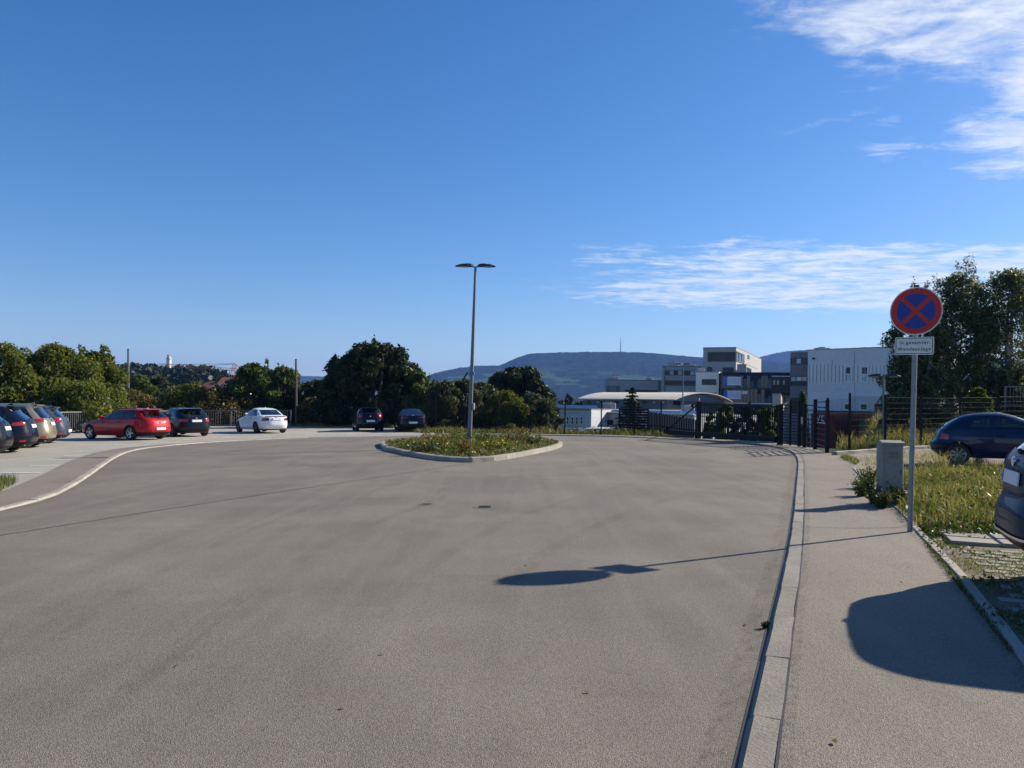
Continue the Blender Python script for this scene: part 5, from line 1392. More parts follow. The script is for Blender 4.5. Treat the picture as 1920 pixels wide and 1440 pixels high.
# white hall on the right
root, (f,), zt, zb = block('industrial_hall', 'pale metal clad hall with ribbed middle band behind the right fence', [(1514, 80), (1700, 73)], 657, 16, wall_silver, capmat=wall_grey)
f.panel(1514.5, 684, 1700, 718, wall_white, 'ribbed_band', .04, -.032)
for k in range(26):
    u = 1517 + k * 7; f.panel(u, 684.5, u + .9, 717.5, wall_grey, 'rib', .05, .007)
for u0, u1 in ((1583, 1598.5), (1613.5, 1629.5)):
    f.window(u0, 686, u1, 718, 1, 2, frame_white, fw=.16, panes=[principled('pane_sky_reflection', (.30, .42, .52), .05, .0, .9), glass_dark])  # pale pane: reflected sky painted into the base colour
for u0, u1 in ((1582, 1595), (1612, 1628)): f.window(u0, 755.5, u1, 770, 1, 1, frame_white, glass_dark, fw=.14)
f.panel(1602, 658, 1602.8, 684, wall_grey, 'joint', .03); f.panel(1602, 718, 1602.8, 770, wall_grey, 'joint', .03); f.panel(1560, 675, 1560.7, 684, wall_grey, 'joint', .03)
f.panel(1636, 706, 1700, 707.5, wall_dark, 'canopy', .6)
f.panel(1640, 757, 1662, 776, wall_black, 'loading_door', .05)
f.panel(1525, 771, 1700, 774, wall_black, 'base_shadow_strip', .06); f.panel(1525, 774, 1640, 792, principled('brick_red', (.20, .045, .03), .8), 'plinth', .05)  # black strip paints the shadow gap under the hall; red plinth below
f.panel(1525, 671, 1528, 674, wall_black, 'wall_lamp', .3)
a0 = f.hit(1648, 650); mb = MB(); mb.box(f.p0 + f.d * a0[0] - f.n * 3 + Vector((0, 0, zt + .3)) - f.B, (.5, .5, .9)); mb.build('vent', wall_grey, root)
# lorry box with letters in front of it
q0, q1 = dp(1521, 775, 57), dp(1566, 775, 55)
root = empty('red_container', (q0.x, 57, tz(q0.x, 57)), 'dull red container with white letters seen through the foot gate', 'container'); B = Vector(root.location); f = Facade(root, (q0.x, 57), (q1.x, 55))
zt = dp(1540, 775, 56).z; mb = f.quad(0, f.L, B.z, zt, 2.4, -2.4); cbox = mb.build('box', principled('container_red', (.17, .030, .022), .6), root)
for k in range(14): f.quad(f.L * (k + .4) / 14, f.L * (k + .75) / 14, B.z + .2, zt - .15, .04, .002).build('corrugation', MATS['container_red'], cbox)
for ch, fr in (('V', .33), ('E', .52)):
    o = link('lettering', text_mesh(ch, .62, plate_white, 'lettering'), root); c = f.p0 + f.d * f.L * fr + f.n * .06; o.location = Vector((c.x, c.y, dp(1540, 785, 56).z)) - B; o.rotation_euler = (math.pi / 2, 0, math.atan2(f.d.y, f.d.x))
f.quad(f.L * .25, f.L * .62, dp(1540, 795, 56).z, dp(1540, 792, 56).z, .02, .05).build('stripe', plate_white, root)

# stair tower and glazed bridge
root, (f,), zt, zb = block('stair_tower', 'dark grey stair tower with glazed corner windows left of the pale hall', [(1481, 86), (1515, 84.5)], 661, 8, wall_dark, capmat=wall_grey)
f.window(1483, 671, 1513, 683, 3, 1, frame_dark, glass_dark, .09, panes=[glass_dark, MATS['pane_sky_reflection'], glass_dark]); f.window(1482, 705, 1514, 724, 3, 2, frame_dark, glass_dark, .09, panes=[glass_dark] * 3 + [blind, MATS['pane_sky_reflection'], blind])
f.panel(1482, 746, 1514, 775, wall_black, 'undercroft_shade', .05)  # flat black panel paints the shade of the void below the tower
root, (f,), zt, zb = block('link_bridge', 'black glazed link bridge between the glass block and the stair tower', [(1446, 97), (1483, 96)], 706, 4, wall_black, z0=dp(1460, 737.5, 96.5).z, capmat=wall_white)
for u in (1449, 1456, 1467, 1475.5): f.window(u, 712, u + 5.5, 722, 1, 1, frame_dark, blind if u < 1470 else glass_dark, .06)
root, fs, zt, zb = block('gatehouse', 'small beige building below the link bridge', [(1448, 92), (1464, 91), (1476, 95)], 739, 5, wall_beige)
fs[1].window(1467, 745, 1474, 758, 1, 1, frame_dark)

# glass block, white block, office tower
root, fs, zt, zb = block('glass_block', 'dark glass office block with white and blue banners in its windows', [(1345, 106), (1353, 100.5), (1448, 98)], 702.5, 12, principled('curtain_wall', (.008, .022, .060), .3, 0, .12), capmat=wall_black)
f = fs[1]
for k in range(8):
    u = 1353 + k * 13.4; f.panel(u, 704, u + .8, 756, principled('mullion_blue', (.03, .045, .08), .5) if k == 0 else MATS['mullion_blue'], 'mullion', .12)
gm = principled('curtain_glass', (.010, .024, .060), .03, 0, .55)
for k in range(14):
    for v0, v1 in ((704.5, 727), (730, 754.5)):
        a0, a1, z0, z1 = f.rect(1353.6 + k * 6.7, v0, 1359.6 + k * 6.7, v1); q = f.quad(a0, a1, z0, z1, .03, .02); tl = random.choice((0, 0, .02, .06, .12, .2)) * random.uniform(.6, 1.2)
        q.v = [(v[0] - f.n.x * (tl if v[2] > z1 - f.B.z - .01 else 0), v[1] - f.n.y * (tl if v[2] > z1 - f.B.z - .01 else 0), v[2]) for v in q.v]; q.build('glass_pane', gm, root)
f.panel(1353, 727.5, 1448, 729.5, frame_dark, 'spandrel', .1); f.panel(1353, 755, 1448, 757.5, wall_white, 'base_strip', .2)
ban_w = principled('banner_white', (.62, .68, .78), .5); ban_b = principled('banner_blue', (.03, .13, .52), .5)
for v0, v1 in ((706.5, 722.5), (732.5, 748.5)):
    f.panel(1357, v0, 1364, v1, ban_b, 'blue_banner', .03, .125); f.panel(1364.2, v0, 1390, v1, ban_w, 'white_banner', .03, .125)
    for k in range(3): f.panel(1365, v0 + 4 + k * 3.6, 1389.5, v0 + 4.7 + k * 3.6, ban_b, 'banner_line', .01, .157)
f.panel(1391, 733, 1402, 739, ban_w, 'white_banner', .03, .125)
root, (f,), zt, zb = block('white_block', 'white rendered office wing with dark ribbon windows beside the glass block', [(1304, 104.5), (1347, 103)], 698, 12, wall_white)
f.window(1316, 711, 1343, 722, 3, 1); f.window(1315.5, 736, 1342, 747, 3, 1)
root, fs, zt, zb = block('office_tower', 'tallest grey office tower with a large corner window above the white wing', [(1317, 114), (1379, 112), (1406, 124)], 652.5, 14, wall_grey, capmat=wall_dark)
fs[0].window(1327, 660, 1378.3, 678, 3, 1, frame_dark, glass_dark, .14); fs[0].window(1326, 688, 1335.5, 697, 1, 1); fs[0].window(1355, 689, 1375, 698, 2, 1)
fs[1].window(1380, 661.5, 1395, 680, 3, 1, frame_dark, glass_dark, .14); fs[1].window(1401.5, 666, 1404.5, 673, 1, 1)
root, fs, zt, zb = block('roof_pavilion', 'small grey slanted roof housing in front of the office tower', [(1381, 108), (1398.5, 107.5), (1413, 115)], 684, 5, wall_grey, capmat=wall_dark)
fs[1].window(1400, 690, 1408, 702, 2, 1)
root, (f,), zt, zb = block('office_wing', 'long grey office wing with two rows of ribbon windows left of the tower', [(1240, 120), (1322, 118)], 687.5, 14, wall_grey, capmat=wall_dark)
f.window(1248, 694.5, 1318, 704, 9, 1, panes=[glass_dark, blind, glass_dark, blind, glass_dark, glass_dark, MATS['pane_sky_reflection'], blind, glass_dark]); f.window(1247, 713.5, 1306, 723, 8, 1)
f.panel(1246, 687.8, 1247, 735, frame_dark, 'downpipe', .08); f.panel(1240.5, 734, 1304, 748, wall_white, 'lower_wall', .06); f.window(1268, 735, 1278, 742, 1, 1); f.window(1296, 739, 1302, 747, 1, 1)
root, (f,), zt, zb = block('low_office', 'low flat grey office behind the arched cream roof', [(1133, 128), (1240, 126)], 712.5, 14, wall_grey, capmat=wall_dark)
f.window(1172, 731, 1234, 738.5, 8, 1); f.panel(1138, 723, 1163, 736, principled('panel_green', (.18, .24, .22), .5), 'green_panel', .05); f.window(1138, 724, 1142, 735, 1, 1, pane=blind); f.window(1156, 724, 1160, 735, 1, 1, pane=blind)
f.panel(1233.5, 712, 1235.5, 738, galv_matt, 'flue', .4)

# hall with the arched cream roof
def vault():
    p0, p1 = dp(1093, 750, 94), dp(1258, 751, 84); ax = Vector((p1.x - p0.x, p1.y - p0.y, 0)); L = ax.length; ax.normalize(); nr = Vector((-ax.y, ax.x, 0)); W = 11.0
    ze = dp(1100, 748.5, 93.5).z; zc = dp(1110, 736.5, 98).z; zb = tz(p0.x, p0.y) - .3
    root = empty('arched_hall', (p0.x, p0.y, zb), 'hall with an arched cream sheet metal roof behind the solar roof', 'building'); B = Vector(root.location)
    ed = zc - ze; n = 14; arc = []
    for k in range(n + 1):
        t = k / n; arc.append((W * t - .3 + .6 * t * 0, ze + ed * (1 - (2 * t - 1) ** 2)))
    mb = MB(); mb.prism([(0, 0), (ax.x * L, ax.y * L), ((ax * L + nr * (W - .6)).x, (ax * L + nr * (W - .6)).y), ((nr * (W - .6)).x, (nr * (W - .6)).y)], 0, ze - zb - .05); mb.build('wall', wall_dark, root)
    ns = 34; pt = lambda s, k, dz=0: Vector((p0.x, p0.y, 0)) + ax * s + nr * arc[k][0] + Vector((0, 0, arc[k][1] + dz)) - B
    for i in range(ns):
        s0, s1 = -.6 + (L + 1.4) * i / ns, -.6 + (L + 1.4) * (i + 1) / ns - .02; mb = MB(); vs = []
        for s in (s0, s1):
            for k in range(n + 1): vs.append(pt(s, k))
        for s in (s0, s1):
            for k in range(n + 1): vs.append(pt(s, k, .10))
        m_ = n + 1; fs = []
        for k in range(n): fs += [(2 * m_ + k, 3 * m_ + k, 3 * m_ + k + 1, 2 * m_ + k + 1), (k, k + 1, m_ + k + 1, m_ + k)]
        for k in range(n): fs += [(k, 2 * m_ + k, 2 * m_ + k + 1, k + 1), (m_ + k, m_ + k + 1, 3 * m_ + k + 1, 3 * m_ + k)]
        fs += [(0, m_, 3 * m_, 2 * m_), (n, 2 * m_ + n, 3 * m_ + n, m_ + n)]
        mb.add(vs, fs); mb.build('roof_sheet', roof_cream, root)
    # glazed arch at the right end
    mb = MB(); vs = [pt(L - .3, k, -.06) for k in range(n + 1)]; vs += [Vector((v.x, v.y, ze - zb - .1)) for v in vs]; mb.add(vs, [(k, k + 1, n + 2 + k, n + 1 + k) for k in range(n)]); mb.build('gable_glass', MATS['pane_sky_reflection'], root)
    f = Facade(root, (p0.x, p0.y), (p1.x, p1.y))
    for k in range(9): f.window(1100 + k * 17.5, 751.5, 1108 + k * 17.5, 757, 1, 1, frame_dark, blind if k % 3 else glass_dark, .06)
    f2 = Facade(root, (p1.x, p1.y), ((p1 + nr * W).x, (p1 + nr * W).y)); f2.panel(1262, 752, 1275, 760, glass_dark, 'gable_window', .05)
vault()
# flat workshop with the solar roof
root, (f,), zt, zb = block('workshop', 'low workshop with upright windows and a roof full of solar panels', [(1046, 63.5), (1109, 62)], 767, 24, wall_silver, capmat=roof_flat)
f.panel(1046, 768, 1109, 769.5, wall_grey, 'fascia', .06)
for k in range(4): f.window(1062 + k * 8.6, 781, 1068 + k * 8.6, 796, 1, 2, frame_white, glass_dark, .07)
for v in (774, 778, 799, 803): f.panel(1046.5, v, 1109, v + .5, wall_grey, 'cladding_joint', .03)
root2, (f2,), zt2, zb2 = block('workshop_annex', 'darker workshop annex with pale roof edge beside the parked cars below', [(1110, 66), (1302, 60)], 775, 20, wall_grey, capmat=roof_flat)
f2.panel(1110, 773.5, 1302, 775.5, roof_cream, 'roof_edge', .2); f2.window(1132, 787, 1150, 797, 3, 1); f2.panel(1110.5, 788, 1128, 806, wall_dark, 'roller_door', .05)
def solar_rows(root, zt, u0, u1, rows, n):
    B = Vector(root.location); mb = MB(); mb.box((0, 0, 0), (1.62, 1.0, .04), mtx=Matrix.Rotation(rad(14), 4, 'X')); me = mb.mesh('solar_panel', solar)
    for d in rows:
        for k in range(n):
            u = lerp(u0, u1, (k + .5) / n); p = dp(u, 760, d)
            if random.random() < .08: continue
            o = link('solar_panel', me, root); o.location = Vector((p.x, d, zt + .22)) - B; o.rotation_euler = (0, 0, rad(-1.3))
solar_rows(root, zt, 1048, 1106, (64.6, 66.8, 69, 71.2, 73.5), 8)
solar_rows(root2, zt2, 1122, 1300, (65.5, 67.7, 70, 72.5), 20)
# plant on the flat roofs
def roof_units(root, zt, items):
    B = Vector(root.location)
    for u, d, w, h in items:
        p = dp(u, 760, d); mb = MB(); mb.box(Vector((p.x, d, zt + h / 2 + .1)) - B, (w, w * .8, h), rz=.1, bev=.05); o = mb.build('roof_unit', wall_grey, root)
        mb = MB(); mb.tube([Vector((p.x, d, zt + h)) - B, Vector((p.x, d, zt + h + .2)) - B], w * .25, 10); mb.build('fan', wall_dark, o)
for nm, items in (('low_office', [(1150, 131, 1.6, .6), (1216, 130, .9, .5)]), ('office_wing', [(1262, 124, 1.4, .8), (1290, 126, 1.8, .6)]), ('white_block', [(1312, 107, 1.0, .5)]), ('industrial_hall', [(1540, 86, 1.4, .6), (1620, 84, 1.2, .5)]), ('workshop_annex', [(1140, 74, 1.3, .7), (1290, 68, 1.0, .6)])):
    o = bpy.data.objects[nm]; ztop = o.location.z + max(v.co.z for c in o.children if c.name.startswith('roof') for v in c.data.vertices)
    roof_units(o, ztop, items)
# transmitter mast on the far hill
p = dp(1163.5, 661, 3380); root = empty('transmitter_mast', (p.x, p.y, p.z - 10), 'thin transmitter mast on top of the table hill', 'mast'); t = dp(1164, 632, 3380) - p
mb = MB(); mb.tube([(0, 0, 0), (t.x * .6, 0, 10 + t.z * .6)], [2.2, 1.7], 8); mb.build('shaft', galv_matt, root); mb = MB(); mb.tube([(t.x * .6, 0, 10 + t.z * .6), (t.x, 0, 10 + t.z)], [1.2, .7], 8); mb.build('aerial', galv_matt, root)
# pavilion on the wooded hill, houses and crane
def hilltop():
    p = dp(316.5, 682, 436); root = empty('hilltop_pavilion', (p.x, p.y, tz(p.x, p.y)), 'tiny pale domed pavilion on the wooded hill', 'building'); z0 = tz(p.x, p.y); zt_ = dp(316, 674, 436).z - z0; m_ = 2.6
    mb = MB(); mb.tube([(0, 0, 0), (0, 0, zt_)], 1.3, 12); mb.build('drum', wall_white, root)
    mb = MB(); mb.tube([(0, 0, zt_), (0, 0, zt_ + .8), (0, 0, zt_ + 1.6), (0, 0, zt_ + 2.0)], [1.45, 1.3, .8, .2], 12); mb.build('dome', wall_beige, root, smooth=True)
    mb = MB(); mb.box((-.5, 0, zt_ + 2.2), (.9, .8, .9)); mb.build('lantern', wall_dark, root)
hilltop()
roof_red = blotch_mat('roof_tiles', (.24, .085, .05), (.18, .065, .04), .5, .8, fine=3, bumpk=0)
def house(label, u, v, d, w, dpt, h, rh, wall):
    p = dp(u, v, d); zt_ = p.z; z0 = tz(p.x, d); root = empty('house', (p.x, d, z0), label, 'house', 'houses below the wooded hill'); e = max(zt_ - rh - z0, 3)
    mb = MB(); mb.box((0, 0, e / 2), (w, dpt, e)); mb.build('wall', wall, root)
    mb = MB(); x, y = w / 2 + .4, dpt / 2 + .4; mb.add([(-x, -y, e), (x, -y, e), (x, y, e), (-x, y, e), (-x, 0, e + rh), (x, 0, e + rh)], [(3, 2, 1, 0), (0, 1, 5, 4), (2, 3, 4, 5), (1, 2, 5), (3, 0, 4)]); r_ = mb.build('roof', roof_red, root)
    mb = MB(); mb.box((w * .2, .6, e + rh), (.7, .7, 1.6)); mb.build('chimney', wall_beige, r_)
    for k in range(3):
        mb = MB(); mb.box((-w * .3 + k * w * .3, -dpt / 2 - .03, e - 1.4), (1.1, .08, 1.3)); wd_ = mb.build('window', frame_dark, root)
house('red roofed house left of the crane mast below the wooded hill', 352, 724, 290, 11, 9, 6, 3, wall_white)
house('red roofed house in the middle below the wooded hill', 382, 726, 280, 10, 9, 6, 3, wall_beige)
house('wide red roofed house right of the crane mast', 418, 723, 300, 14, 9, 6, 3.2, wall_white)
house('white house half hidden beside the maple', 444, 708, 260, 9, 9, 6, 2.5, wall_white)
def crane():
    d = 250; c = dp(437, 690, d); g = tz(c.x, d); root = empty('tower_crane', (c.x, d, g), 'orange tower crane with its long jib over the wooded hill', 'crane'); B = Vector(root.location)
    om = principled('crane_orange', (.45, .12, .03), .5)
    def lattice(a, b, w, n, nm):
        mb = MB(); a = Vector(a); b = Vector(b); dd = (b - a).normalized(); up = Vector((0, 0, 1)) if abs(dd.z) < .9 else Vector((0, 1, 0)); s = dd.cross(up).normalized() * w / 2; u_ = s.cross(dd).normalized() * w / 2
        cs = (s + u_, s - u_, -s - u_, -s + u_)
        for q in cs: mb.bar(a + q, b + q, .09, .09)
        for i in range(n):
            f0, f1 = a.lerp(b, i / n), a.lerp(b, (i + 1) / n)
            for j in range(4): mb.bar(f0 + cs[j], f1 + cs[(j + 1) % 4], .05, .05)
        o = mb.build(nm, om, root); o['kind'] = 'stuff'
    jz = dp(437, 693, d).z - g; lattice((0, 0, 0), (0, 0, jz), 1.6, 16, 'mast')
    a = dp(298, 683.5, 262); e = dp(452, 694, d - 1)
    lattice((0, 0, jz), a - B, .8, 30, 'jib'); lattice((0, 0, jz), e - B, 1.0, 4, 'counter_jib')
    t = Vector((.6, 0, dp(437, 682, d).z - g)); lattice((0, 0, jz), t, .9, 3, 'apex')
    for q in (a - B, (a - B) * .5 + Vector((0, 0, jz * .5)), e - B):
        mb = MB(); mb.tube([t, q], .06, 5); mb.build('stay_rope', dark_steel, root)
crane()
# dark floodlight seen beside the lamp pole
p = dp(867, 716, 78); root = empty('site_floodlight', (p.x, 78, tz(p.x, 78)), 'tilted dark arm with white lamp box above the shrubs left of the lamp pole', 'floodlight'); B = Vector(root.location)
mb = MB(); mb.tube([(0, 0, 0), Vector((p.x, 78, dp(867, 719, 78).z)) - B], .06, 8); mb.build('pole', galv_matt, root); mb = MB(); mb.bar(dp(866, 716, 78) - B, dp(877, 697.5, 78) - B, .22, .14); mb.build('arm', dark_steel, root)
mb = MB(); mb.box(dp(868, 718, 78) - B, (.55, .3, .14)); mb.build('lamp_box', box_white, root)
# cars on the lower ground behind the fence
def low_car(key, label, u, d, hd_, paint, sink=0.0):
    p = dp(u, 760, d); return make_car(key, label, (p.x, d), hd_, paint, 'cars on the lower ground behind the fence', z=max(tz(p.x, d), dp(u, 800, d).z - 1.45) - sink)
def roof_car(key, label, u, v, d, hd_, paint):
    p = dp(u, v, d); return make_car(key, label, (p.x, d), hd_, paint, 'cars on the lower ground behind the fence', z=p.z - MODELS[key]['shape'].H)
roof_car('estate', 'silver estate below the workshop windows, only its roof showing', 1110, 801.5, 54, (-1, .12), P_silver)
roof_car('hatch', 'white hatchback roof showing below the dark annex', 1158, 800, 52, (-.96, -.25), P_white)
roof_car('saloon', 'dark saloon roof in front of the louvred screen', 1205, 804, 50.5, (-.98, -.2), P_slate)

# ================================================================== VEGETATION
L_haz = leaf_mat('leaf_hazel', (0.060, 0.085, 0.014), (0.15, 0.175, 0.034), (0.26, 0.19, 0.02), .45, .05)
L_dark = leaf_mat('leaf_dark', (0.015, 0.027, 0.006), (0.042, 0.060, 0.014), (0.08, 0.07, 0.016), .25, .05)
L_map = leaf_mat('leaf_maple', (0.036, 0.066, 0.012), (0.10, 0.145, 0.030), (0.17, 0.16, 0.05), .42, .05)
L_wil = leaf_mat('leaf_willow', (0.040, 0.058, 0.026), (0.088, 0.105, 0.052), (0.14, 0.13, 0.07), .3, .08)
L_bir = leaf_mat('leaf_birch', (0.036, 0.060, 0.020), (0.11, 0.145, 0.060), (0.24, 0.24, 0.17), .48, .14)
L_con = leaf_mat('needle', (0.010, 0.020, 0.010), (0.026, 0.040, 0.020), None, .1)
L_far = leaf_mat('leaf_far', (0.010, 0.018, 0.007), (0.030, 0.044, 0.014), (0.05, 0.05, 0.015), .15, .06, .03)
L_brown = leaf_mat('leaf_bramble', (0.06, 0.06, 0.014), (0.14, 0.115, 0.03), (0.20, 0.09, 0.02), .35, .12)
L_grass = leaf_mat('grass_green', (0.055, 0.080, 0.020), (0.13, 0.16, 0.045), (0.28, 0.23, 0.10), .4, .16)
L_dry = leaf_mat('grass_dry', (0.20, 0.175, 0.075), (0.42, 0.35, 0.17), (0.10, 0.13, 0.03), .4, .25)
L_weed = leaf_mat('weed', (0.030, 0.055, 0.012), (0.080, 0.12, 0.026), (0.16, 0.06, 0.03), .3, .06)
F_yel = principled('flower_yellow', (.55, .40, .01), .6); F_org = principled('flower_orange', (.50, .13, .02), .6); F_wht = principled('flower_seed', (.42, .36, .24), .7); F_rus = principled('flower_rust', (.20, .07, .03), .7)

def leaf_cloud(name, pts, size, r, mat, aspect=.55, up=0.25, jitter=.6, out=None):
    """diamond shaped leaves at pts"""
    n = len(pts); nrm = r.normal(0, 1, (n, 3)); nrm[:, 2] += up
    if out is not None: nrm += out * .8
    nrm /= np.linalg.norm(nrm, axis=1, keepdims=True)
    t = r.normal(0, 1, (n, 3)); t -= nrm * np.sum(t * nrm, 1, keepdims=True); t /= np.linalg.norm(t, axis=1, keepdims=True); b = np.cross(nrm, t)
    s = (size * (1 - jitter + 2 * jitter * r.random(n)))[:, None]
    co = np.stack([pts - t * s, pts + b * s * aspect, pts + t * s, pts - b * s * aspect], 1).reshape(-1, 3)
    f = np.arange(4 * n).reshape(-1, 4)
    return np_mesh(name, co, f, mat, 4)

def cloud_points(clumps, n, r, shell=.5):
    w = np.array([c[1][0] * c[1][1] * c[1][2] for c in clumps]) ** .8; w /= w.sum(); idx = r.choice(len(clumps), n, p=w)
    d = r.normal(0, 1, (n, 3)); d /= np.linalg.norm(d, axis=1, keepdims=True)
    q = shell + (1.08 - shell) * r.random(n) ** .7; q = np.where(r.random(n) < .06, q * 1.22, q)
    C = np.array([c[0] for c in clumps])[idx]; R = np.array([c[1] for c in clumps])[idx]
    return C + d * R * q[:, None], d

def make_tree(name, label, x, y, ztop, width, mat, n, leaf, seed, z0=None, crown_from=.15, shape='round', nclump=26, trunk_r=None, barkm=None, group=None, depth=None, shoots=0, stems=1, cat='tree', clump=.26, aspect=.55, lean=0.0):
    r = np.random.default_rng(seed); zb = tz(x, y) if z0 is None else z0; h = ztop - zb; width *= 1.10; n = int(n * 2.3); leaf *= .90; W = width / 2; D = (depth or width * .8) / 2
    root = empty(name, (x, y, zb), label, cat, group)
    prof = {'round': lambda f: math.sqrt(max(0, 1 - (2 * f - 1) ** 2)) * .98 + .04, 'dome': lambda f: math.sqrt(max(0, 1 - f ** 2.2)) * (1.0 if f > .12 else .85 + f), 'bush': lambda f: (1 - f ** 2.6) ** .6, 'cone': lambda f: (1 - f) * .95 + .05, 'column': lambda f: (1 - f ** 3) * (.75 + .25 * min(1, f * 4))}[shape]
    clumps = []; hc0 = h * crown_from; hc = h - hc0
    tr = trunk_r or max(.04, h * .02)
    for k in range(nclump):
        f = (k + r.random()) / nclump; f = f ** .85; R = prof(f); a = k * 2.399 + r.normal(0, .35); q = r.random() ** .36 * .96
        cr = clump * (W + D) / 2 * r.uniform(.7, 1.25) * (.55 + .45 * R if shape != 'cone' else .2 + .8 * R)
        c = np.array([math.cos(a) * q * max(R * W - cr * .75, 0) + lean * f * h, math.sin(a) * q * max(R * D - cr * .75, 0), hc0 + min(f * hc, hc - cr * .55)])
        clumps.append((c, (cr * r.uniform(.85, 1.3), cr * r.uniform(.85, 1.3), cr * r.uniform(.65, .95))))
    for k in range(shoots):
        f = r.uniform(.6, .98); a = r.uniform(0, 6.3); R = prof(f); ln = h * r.uniform(.07, .15)
        c = np.array([math.cos(a) * R * W * .7, math.sin(a) * R * D * .7, hc0 + f * hc + ln * .4]); clumps.append((c, (ln * .22, ln * .22, ln * .8)))
    bm_ = barkm or bark
    for st in range(stems):
        off = np.array([0, 0, 0.]) if stems == 1 else np.array([r.normal(0, W * .22), r.normal(0, D * .2), 0])
        bend = r.normal(0, .03 * h, 2); mb = MB(); tp = [Vector((off[0] * .5, off[1] * .5, -.3)), Vector((off[0] * .7 + bend[0] * .3, off[1] * .7 + bend[1] * .3, h * .25)), Vector((off[0] + bend[0], off[1] + bend[1], h * .55)), Vector((off[0] * 1.3 + bend[0] * .6 + lean * h * .8, off[1] * 1.3, h * .86))]
        mb.tube(tp, [tr * 1.25, tr, tr * .6, tr * .15], 8); mb.build('trunk', bm_, root, smooth=True)
    for k in r.choice(len(clumps), min(len(clumps), 9), replace=False):
        c = Vector(clumps[k][0]); z = max(h * .12, c.z * r.uniform(.45, .7)); s = Vector((0, 0, z)); m_ = s.lerp(c, .5) + Vector((0, 0, -.05 * h)); mb = MB(); mb.tube([s, m_, c], [tr * .45, tr * .3, tr * .08], 6); mb.build('limb', bm_, root, smooth=True)
    pts, d = cloud_points(clumps, n, r); pts[:, 2] = np.maximum(pts[:, 2], .03)
    link('crown', leaf_cloud('crown', pts, leaf, r, mat, aspect, out=d), root)
    return root

def tree_px(name, label, u, d, vtop, wpx, mat, n, leaf, seed, **kw):
    p = dp(u, vtop, d); return make_tree(name, label, p.x, d, p.z, wpx * d / FPX, mat, n, leaf, seed, **kw)

GB = 'bushes behind the left parking bays'
tree_px('hazel_bush', 'tall yellow green bush at the left picture edge', 15, 47, 650, 250, L_haz, 13000, .12, 1, crown_from=.02, shape='bush', nclump=46, group=GB, shoots=10, stems=3, clump=.22, cat='bush')
tree_px('hazel_bush', 'tall sunlit bush with yellowing top behind the black parked cars', 105, 49, 650, 240, L_haz, 13000, .12, 2, crown_from=.02, shape='bush', nclump=46, group=GB, shoots=12, stems=3, clump=.22, cat='bush')
tree_px('hazel_bush', 'tall bush sloping down towards the pale bare pole', 180, 52, 662, 170, L_haz, 9000, .12, 3, crown_from=.02, shape='bush', nclump=40, group=GB, shoots=12, stems=3, clump=.22, cat='bush')
tree_px('leafy_bush', 'dark low bush directly behind the gap of the railing left of the red estate', 150, 46, 722, 190, L_haz, 4000, .11, 4, crown_from=.0, shape='bush', nclump=24, group=GB, stems=3, cat='bush')
tree_px('leafy_bush', 'mid green bush behind the pale bare pole', 262, 68, 704, 130, L_map, 4500, .14, 5, crown_from=.0, shape='bush', nclump=26, group=GB, stems=3, cat='bush')
tree_px('leafy_bush', 'round dark green bush right of the pale bare pole', 303, 72, 708, 95, L_dark, 4000, .15, 6, crown_from=.0, shape='round', nclump=24, group=GB, stems=2, cat='bush')
tree_px('bramble_bush', 'brownish low bramble bush behind the red estate roof', 240, 62, 730, 170, L_brown, 4500, .12, 7, crown_from=.0, shape='bush', nclump=30, group=GB, stems=3, cat='bush')
tree_px('bramble_bush', 'sunlit yellow green bramble bush behind the dark grey estate', 352, 62, 722, 140, L_haz, 4500, .12, 8, crown_from=.0, shape='bush', nclump=30, group=GB, stems=3, cat='bush')
tree_px('bramble_bush', 'rust tinged bramble bush between the dark estate and the white saloon', 414, 61.5, 728, 150, L_brown, 4500, .12, 9, crown_from=.0, shape='bush', nclump=30, group=GB, stems=3, cat='bush')
tree_px('maple', 'tall leafy young maple with upright shoots left of the white saloon', 478, 63, 684, 135, L_map, 7500, .15, 10, crown_from=.04, shape='dome', nclump=38, group=GB, shoots=16, stems=3)
tree_px('maple', 'second young maple just left of the dark bare pole', 532, 64, 690, 120, L_map, 5000, .15, 11, crown_from=.04, shape='dome', nclump=30, group=GB, shoots=10, stems=2)
tree_px('leafy_bush', 'dark shrub between the bare dark pole and the big dark tree', 592, 63, 714, 120, L_dark, 4000, .13, 12, crown_from=.0, shape='bush', nclump=24, group=GB, shoots=8, stems=3, cat='bush')
tree_px('bramble_bush', 'low brown bramble at the right end of the railing', 588, 60, 745, 70, L_brown, 2600, .10, 13, crown_from=.0, shape='bush', nclump=20, group=GB, stems=3, cat='bush')
tree_px('broad_tree', 'big dark spreading tree over the two black cars', 706, 58, 648, 225, L_dark, 17000, .15, 14, crown_from=.02, shape='dome', nclump=64, shoots=26, stems=4, clump=.20, trunk_r=.16)
tree_px('broad_tree', 'smaller dark tree leaning out of the big dark tree on its left side', 640, 57.5, 676, 80, L_dark, 4500, .14, 15, crown_from=.03, shape='dome', nclump=28, shoots=8, stems=2)
tree_px('broad_tree', 'green tree at the right foot of the big dark tree', 790, 56, 698, 95, L_map, 5000, .14, 16, crown_from=.0, shape='dome', nclump=30, shoots=6, stems=2)
GW = 'willow shrubs behind the mesh fence'
